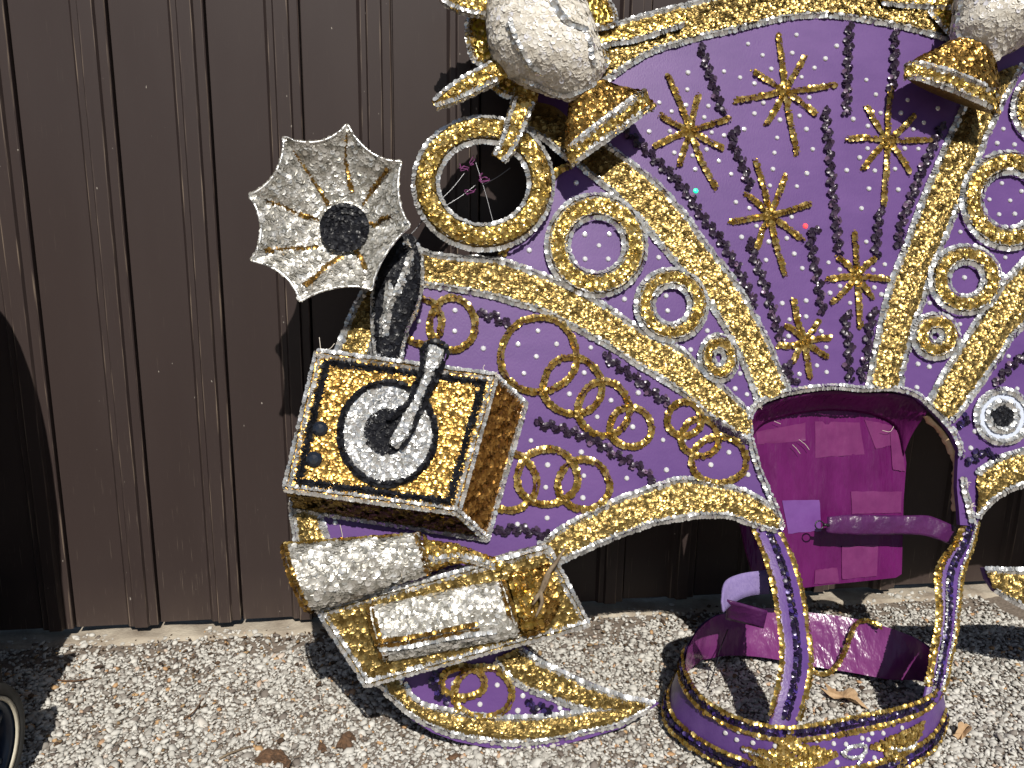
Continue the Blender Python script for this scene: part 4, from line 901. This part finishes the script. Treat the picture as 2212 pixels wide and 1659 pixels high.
for j, m in ((0, 'braid'), (8, 'braid'), (4, 'indigo')):
    if m == 'braid': q = Seq(); strand(q, G1[::5, j], N1[::5, j], lift=.004, lat=.0030, r=.0045, step=.0030); q.build('gold_braid', MT[m], S1)
    else: q = Seq(); strand(q, G1[::5, j], N1[::5, j], lift=.003, r=.0050, lat=.0048, step=.0028, out=.3, tilt=.3); q.build('dark_sequin_strand', MT[m], S1)
le2 = C('b3', (2230, 60), (2150, 215), (2065, 330), (2040, 450), (2050, 600), (2042, 750), (2012, 900), (1990, 1050), (1955, 1210)); ri2 = C('b3', (2310, 70), (2270, 240), (2215, 380), (2200, 500), (2185, 640), (2165, 800), (2130, 960), (2105, 1100), (2050, 1240))
dS2 = depth(B((2090, 1120), -.012)); dE2 = depth(on_z(C('b3', (2010, 1190))[0], .125))+.010
S2, G2, N2 = strap_between(le2, ri2, dS2, dE2, .0)
for j, m in ((0, 'braid'), (1, 'braid'), (8, 'braid'), (4, 'indigo'), (7, 'silver'), (3, 'silver')):
    if m == 'silver':
        sl_ = slice(0, 60, 5) if j == 7 else slice(22, 58, 5)
        q = Seq(); strand(q, G2[sl_, j], N2[sl_, j], lift=.004, r=.0027, lat=.0004, step=.0038); q.build('bead_string', MT['silver'], S2)
    elif m == 'braid': q = Seq(); strand(q, G2[::5, j], N2[::5, j], lift=.004, lat=.0022, r=.0040, step=.0030); q.build('gold_braid', MT[m], S2)
    else: q = Seq(); strand(q, G2[::5, j], N2[::5, j], lift=.003, r=.0046, lat=.004, step=.0028, out=.3, tilt=.3); q.build('dark_sequin_strand', MT[m], S2)
# hook-tape loop beside the left strap
tpb = C('b3', (955, 375), (800, 395), (700, 430), (665, 480), (655, 580)); btb = C('b3', (960, 530), (850, 540), (770, 566), (712, 605), (662, 650))
d0 = dS-.02; A = resample([at_d(p, d0-.03*i) for i, p in enumerate(tpb)], 24); Bq = resample([at_d(p, d0-.03*i) for i, p in enumerate(btb)], 24); s = np.linspace(0, 1, 5)[None, :, None]
TAB = grid_obj('hook_tape_tab', A[:, None]*(1-s)+Bq[:, None]*s, MT['velcro'], COS, thick=.004)
qd = C('b3', (690, 570), (950, 640), (925, 752), (680, 690)); d2 = d0-.10
Q = [at_d(p, d2+.012*i) for i, p in enumerate(qd)]; grid_obj('tab_end', quad_grid(Q, 8, 8), MT['tape4'], TAB, thick=.004)

# ================================================================== SMALL THINGS ON THE GROUND
def leaf(p, size, rot, label):
    c = on_z(p, .012); V = []; Fs = []; k = 22
    out = []
    for i in range(k):
        a = 2*math.pi*i/k; r = size*(1-.42*abs(math.sin(2.5*a))**.6)*(1.0 if i % 2 else .86); out.append((r*math.cos(a)*1.25, r*math.sin(a)*.62))
    V = [c+np.array([0, 0, .004])]
    for x, y in out: V.append(c+np.array([x*math.cos(rot)-y*math.sin(rot), x*math.sin(rot)+y*math.cos(rot), .018*abs(y)/size*1.2+.008*math.sin(x*90)+.004]))
    Fs = [(0, i+1, (i+1) % k+1) for i in range(k)]
    o = mesh_obj('dead_leaf', V, Fs, MT['leaf'], None, smooth=False); md = o.modifiers.new('t', 'SOLIDIFY'); md.thickness = .0008
    return tag(o, label, 'leaf')
leaf(C('b3', (1440, 1210))[0], .050, -.75, 'curled tan dead leaf on the gravel inside the waist band')
leaf(C('b3', (2215, 1440))[0], .028, .5, 'small orange brown dead leaf on the gravel right of the waist band')
def bark(p, size, label, k=40):
    c = on_z(p, size*.30); n = k; J = 1+rng.normal(0, .26, (12, 1)); Vv = IV*J*np.array([1.3, .7, .5])*size; a = rng.uniform(0, 3)
    R = np.array([[math.cos(a), -math.sin(a), 0], [math.sin(a), math.cos(a), 0], [0, 0, 1]]); o = mesh_obj('bark_chip', Vv@R.T+c, [tuple(f) for f in IF], MT['bark'])
    md = o.modifiers.new('s', 'SUBSURF'); md.levels = 2; md.render_levels = 2; md.subdivision_type = 'SIMPLE'
    tx = bpy.data.textures.get('barkn') or bpy.data.textures.new('barkn', 'CLOUDS'); tx.noise_scale = .012
    dm = o.modifiers.new('d', 'DISPLACE'); dm.texture = tx; dm.strength = size*.5; dm.texture_coords = 'GLOBAL'
    return tag(o, label, 'bark')
bark(C('b1', (1800, 1600))[0], .030, 'largest dark bark chip at the bottom edge of the gravel'); bark(C('b1', (2090, 1530))[0], .015, 'small bark chip just right of the largest one')
bark(C('b2', (440, 1490))[0], .024, 'rust brown bark chip below the crescent tip of the wing'); bark(C('b2', (1140, 1590))[0], .012, 'tiny dark bark chip under the crescent rim')
bark(C('b1', (1570, 1430))[0], .010, 'tiny dark bark chip midway on the open gravel')
def twig(pts, r, label, z=.009):
    o = tube('twig', [on_z(p, z+.003*math.sin(i*2)) for i, p in enumerate(pts)], r, MT['bark'] if r < .002 else MT['twig'], None, sides=6); return tag(o, label, 'twig')
twig(C('b1', (1190, 1345), (1260, 1290), (1310, 1220), (1360, 1140)), .0018, 'thin dark twig lying across the open gravel')
twig(C('b1', (370, 1090), (480, 1095), (600, 1078)), .0019, 'short dark twig crossing the edge of the shadow on the left')
twig(C('b1', (1420, 1600), (1500, 1560), (1620, 1520)), .0022, 'pale straw stalk near the bottom of the gravel')

lit = np.stack([rng.uniform(-.9, 1.3, 900), -np.abs(rng.normal(0, .30, 900))-.03, np.full(900, .0085)], -1); pl_ = proj(lit); lit = lit[(pl_[:, 0] > 0) & (pl_[:, 0] < 2212) & (pl_[:, 1] < 1659)]
stones('plant_litter', lit, rng.lognormal(math.log(.0030), .5, len(lit)).clip(.001, .009), mat('plant litter', (.1, .06, .03), .9, island=[(0, (.035, .020, .012)), (.6, (.10, .060, .032)), (1, (.30, .20, .10))]))

# ================================================================== PUSHCHAIR, mostly outside the picture on the left
WR = .118; wc = on_z((-50, 1628), WR)
PX, PY = float(wc[0]), float(wc[1])
PUSH = thing('pushchair', (PX, PY, 0), 'dark pushchair with a cream lined black wheel at the left edge', 'pushchair')
def wheel(cx, cy, cz, R, w, yaw):
    ax = np.array([math.cos(yaw), math.sin(yaw), 0]); u = np.array([-math.sin(yaw), math.cos(yaw), 0]); v = np.array([0, 0, 1.]); c = np.array([cx, cy, cz])
    def ringpts(prof, k=40): return np.array([[c+ax*a+(u*math.cos(t)+v*math.sin(t))*r for a, r in prof] for t in np.linspace(0, 2*math.pi, k+1)])
    ty = grid_obj('wheel', ringpts([(-w*.35, R*.78), (-w*.5, R*.86), (-w*.42, R*.95), (-w*.2, R), (w*.2, R), (w*.42, R*.95), (w*.5, R*.86), (w*.35, R*.78), (-w*.35, R*.78)]), MT['rubber'], PUSH)
    grid_obj('rim_line', ringpts([(w*.36, R*.79), (w*.43, R*.785), (w*.43, R*.73), (w*.36, R*.725)]), MT['cream'], ty)
    grid_obj('rim', ringpts([(-w*.4, R*.78), (w*.35, R*.74), (w*.2, R*.66), (-w*.2, R*.64), (-w*.4, R*.78)]), MT['rim'], ty)
    grid_obj('hub', ringpts([(-w*.5, .002), (-w*.5, R*.12), (w*.42, R*.12), (w*.46, R*.09), (w*.46, .002)], 20), MT['cream'], ty)
    for i in range(5):
        t = i*2*math.pi/5+.4; d = u*math.cos(t)+v*math.sin(t); tube('spoke', [c+d*R*.1, c+d*R*.4+ax*w*.06, c+d*R*.68], .009, MT['rim'], ty, sides=6)
wheel(PX, PY, WR, WR, .05, -.06); wheel(PX-.52, PY, WR, WR, .05, -.06); wheel(-1.06, -.135, .095, .095, .04, .0); wheel(-1.30, -.135, .095, .095, .04, .0)
p1, p2 = np.array([-.775, PY, WR]), np.array([PX-.48, PY, WR]); p3, p4 = np.array([-1.09, -.135, .095]), np.array([-1.27, -.135, .095])
for A, Bq in ((p1, p3), (p2, p4), (p1, p2), (p3, np.array([-.87, -.33, .62])), (p4, np.array([-1.27, -.33, .62])), (p1+np.array([-.05, 0, 0]), np.array([-.86, -.34, .5]))):
    tube('frame_tube', [A, (A+Bq)/2+np.array([0, .01, .01]), Bq], .011, MT['tube'], PUSH, sides=8, step=.03)
hx = np.array([-1.065, -.30, 0]); th = np.linspace(0, math.pi, 24)
# unseen hood, seat shell and side wings, shaped to cast the wall shadow; basket
G = np.array([[hx+np.array([.245*math.copysign(abs(math.cos(t))**.62, math.cos(t)), -.17+.17*v, .66+(.62*math.sin(t)**.8 if 0 < t < math.pi else 0)*(1-.10*v*v)]) for t in th] for v in np.linspace(0, 1, 8)])
grid_obj('hood', G, MT['fabric'], PUSH, thick=.008, caps=True)
G = np.array([[hx+np.array([x, .05-.34*s*(1-s)-.20*max(0, s-.5)-.5*abs(x), .80-.55*s+.12*max(0, s-.6)]) for x in np.linspace(-.24, .24, 9)] for s in np.linspace(0, 1, 10)])
grid_obj('seat', G, MT['fabric'], PUSH, thick=.03)
for sx in (-1, 1):
    G = np.array([[hx+np.array([sx*.236, -.17+.12*a, .10+.60*b-.06*a*(1-b)]) for a in np.linspace(0, 1, 6)] for b in np.linspace(0, 1, 8)]); grid_obj('side_panel', G, MT['fabric'], PUSH, thick=.012)
G = np.array([[hx+np.array([x-.05, -.17+.20*s, .13-.03*math.sin(math.pi*s)]) for x in np.linspace(-.225, .22, 7)] for s in np.linspace(0, 1, 7)])
grid_obj('basket', G, MT['fabric'], PUSH, thick=.02)
G = np.array([[np.array([-.775-.40*a, -.47-.05*math.sin(3*a), .05+.38*b]) for a in np.linspace(0, 1, 7)] for b in np.linspace(0, 1, 5)]); grid_obj('shade_panel_rear', G, MT['fabric'], PUSH, thick=.02)  # unseen panel added to cast the gravel shadow near the wall
G = np.array([[np.array([-.722-.40*a, -.72-.06*math.sin(3*a), .04+.42*b]) for a in np.linspace(0, 1, 7)] for b in np.linspace(0, 1, 5)]); grid_obj('shade_panel_front', G, MT['fabric'], PUSH, thick=.03)  # another unseen panel, added to shade the gravel beside the wheel
tube('handle', [hx+np.array(p) for p in ((.20, .05, .62), (.21, .05, .80), (.20, -.20, .93), (.12, -.24, .95), (-.12, -.24, .95), (-.20, -.20, .93), (-.21, .05, .80), (-.20, .05, .62))], .013, MT['tube'], PUSH, sides=8, step=.03)
print('edge', on_y((0, 700), 0), on_y((130, 1000), 0), on_y((0, 700), -.3), PX, PY); print('triangles', sum(len(o.data.polygons) for o in bpy.data.objects if o.type == 'MESH'), 'lean', math.degrees(LEAN), FOOT, wc)
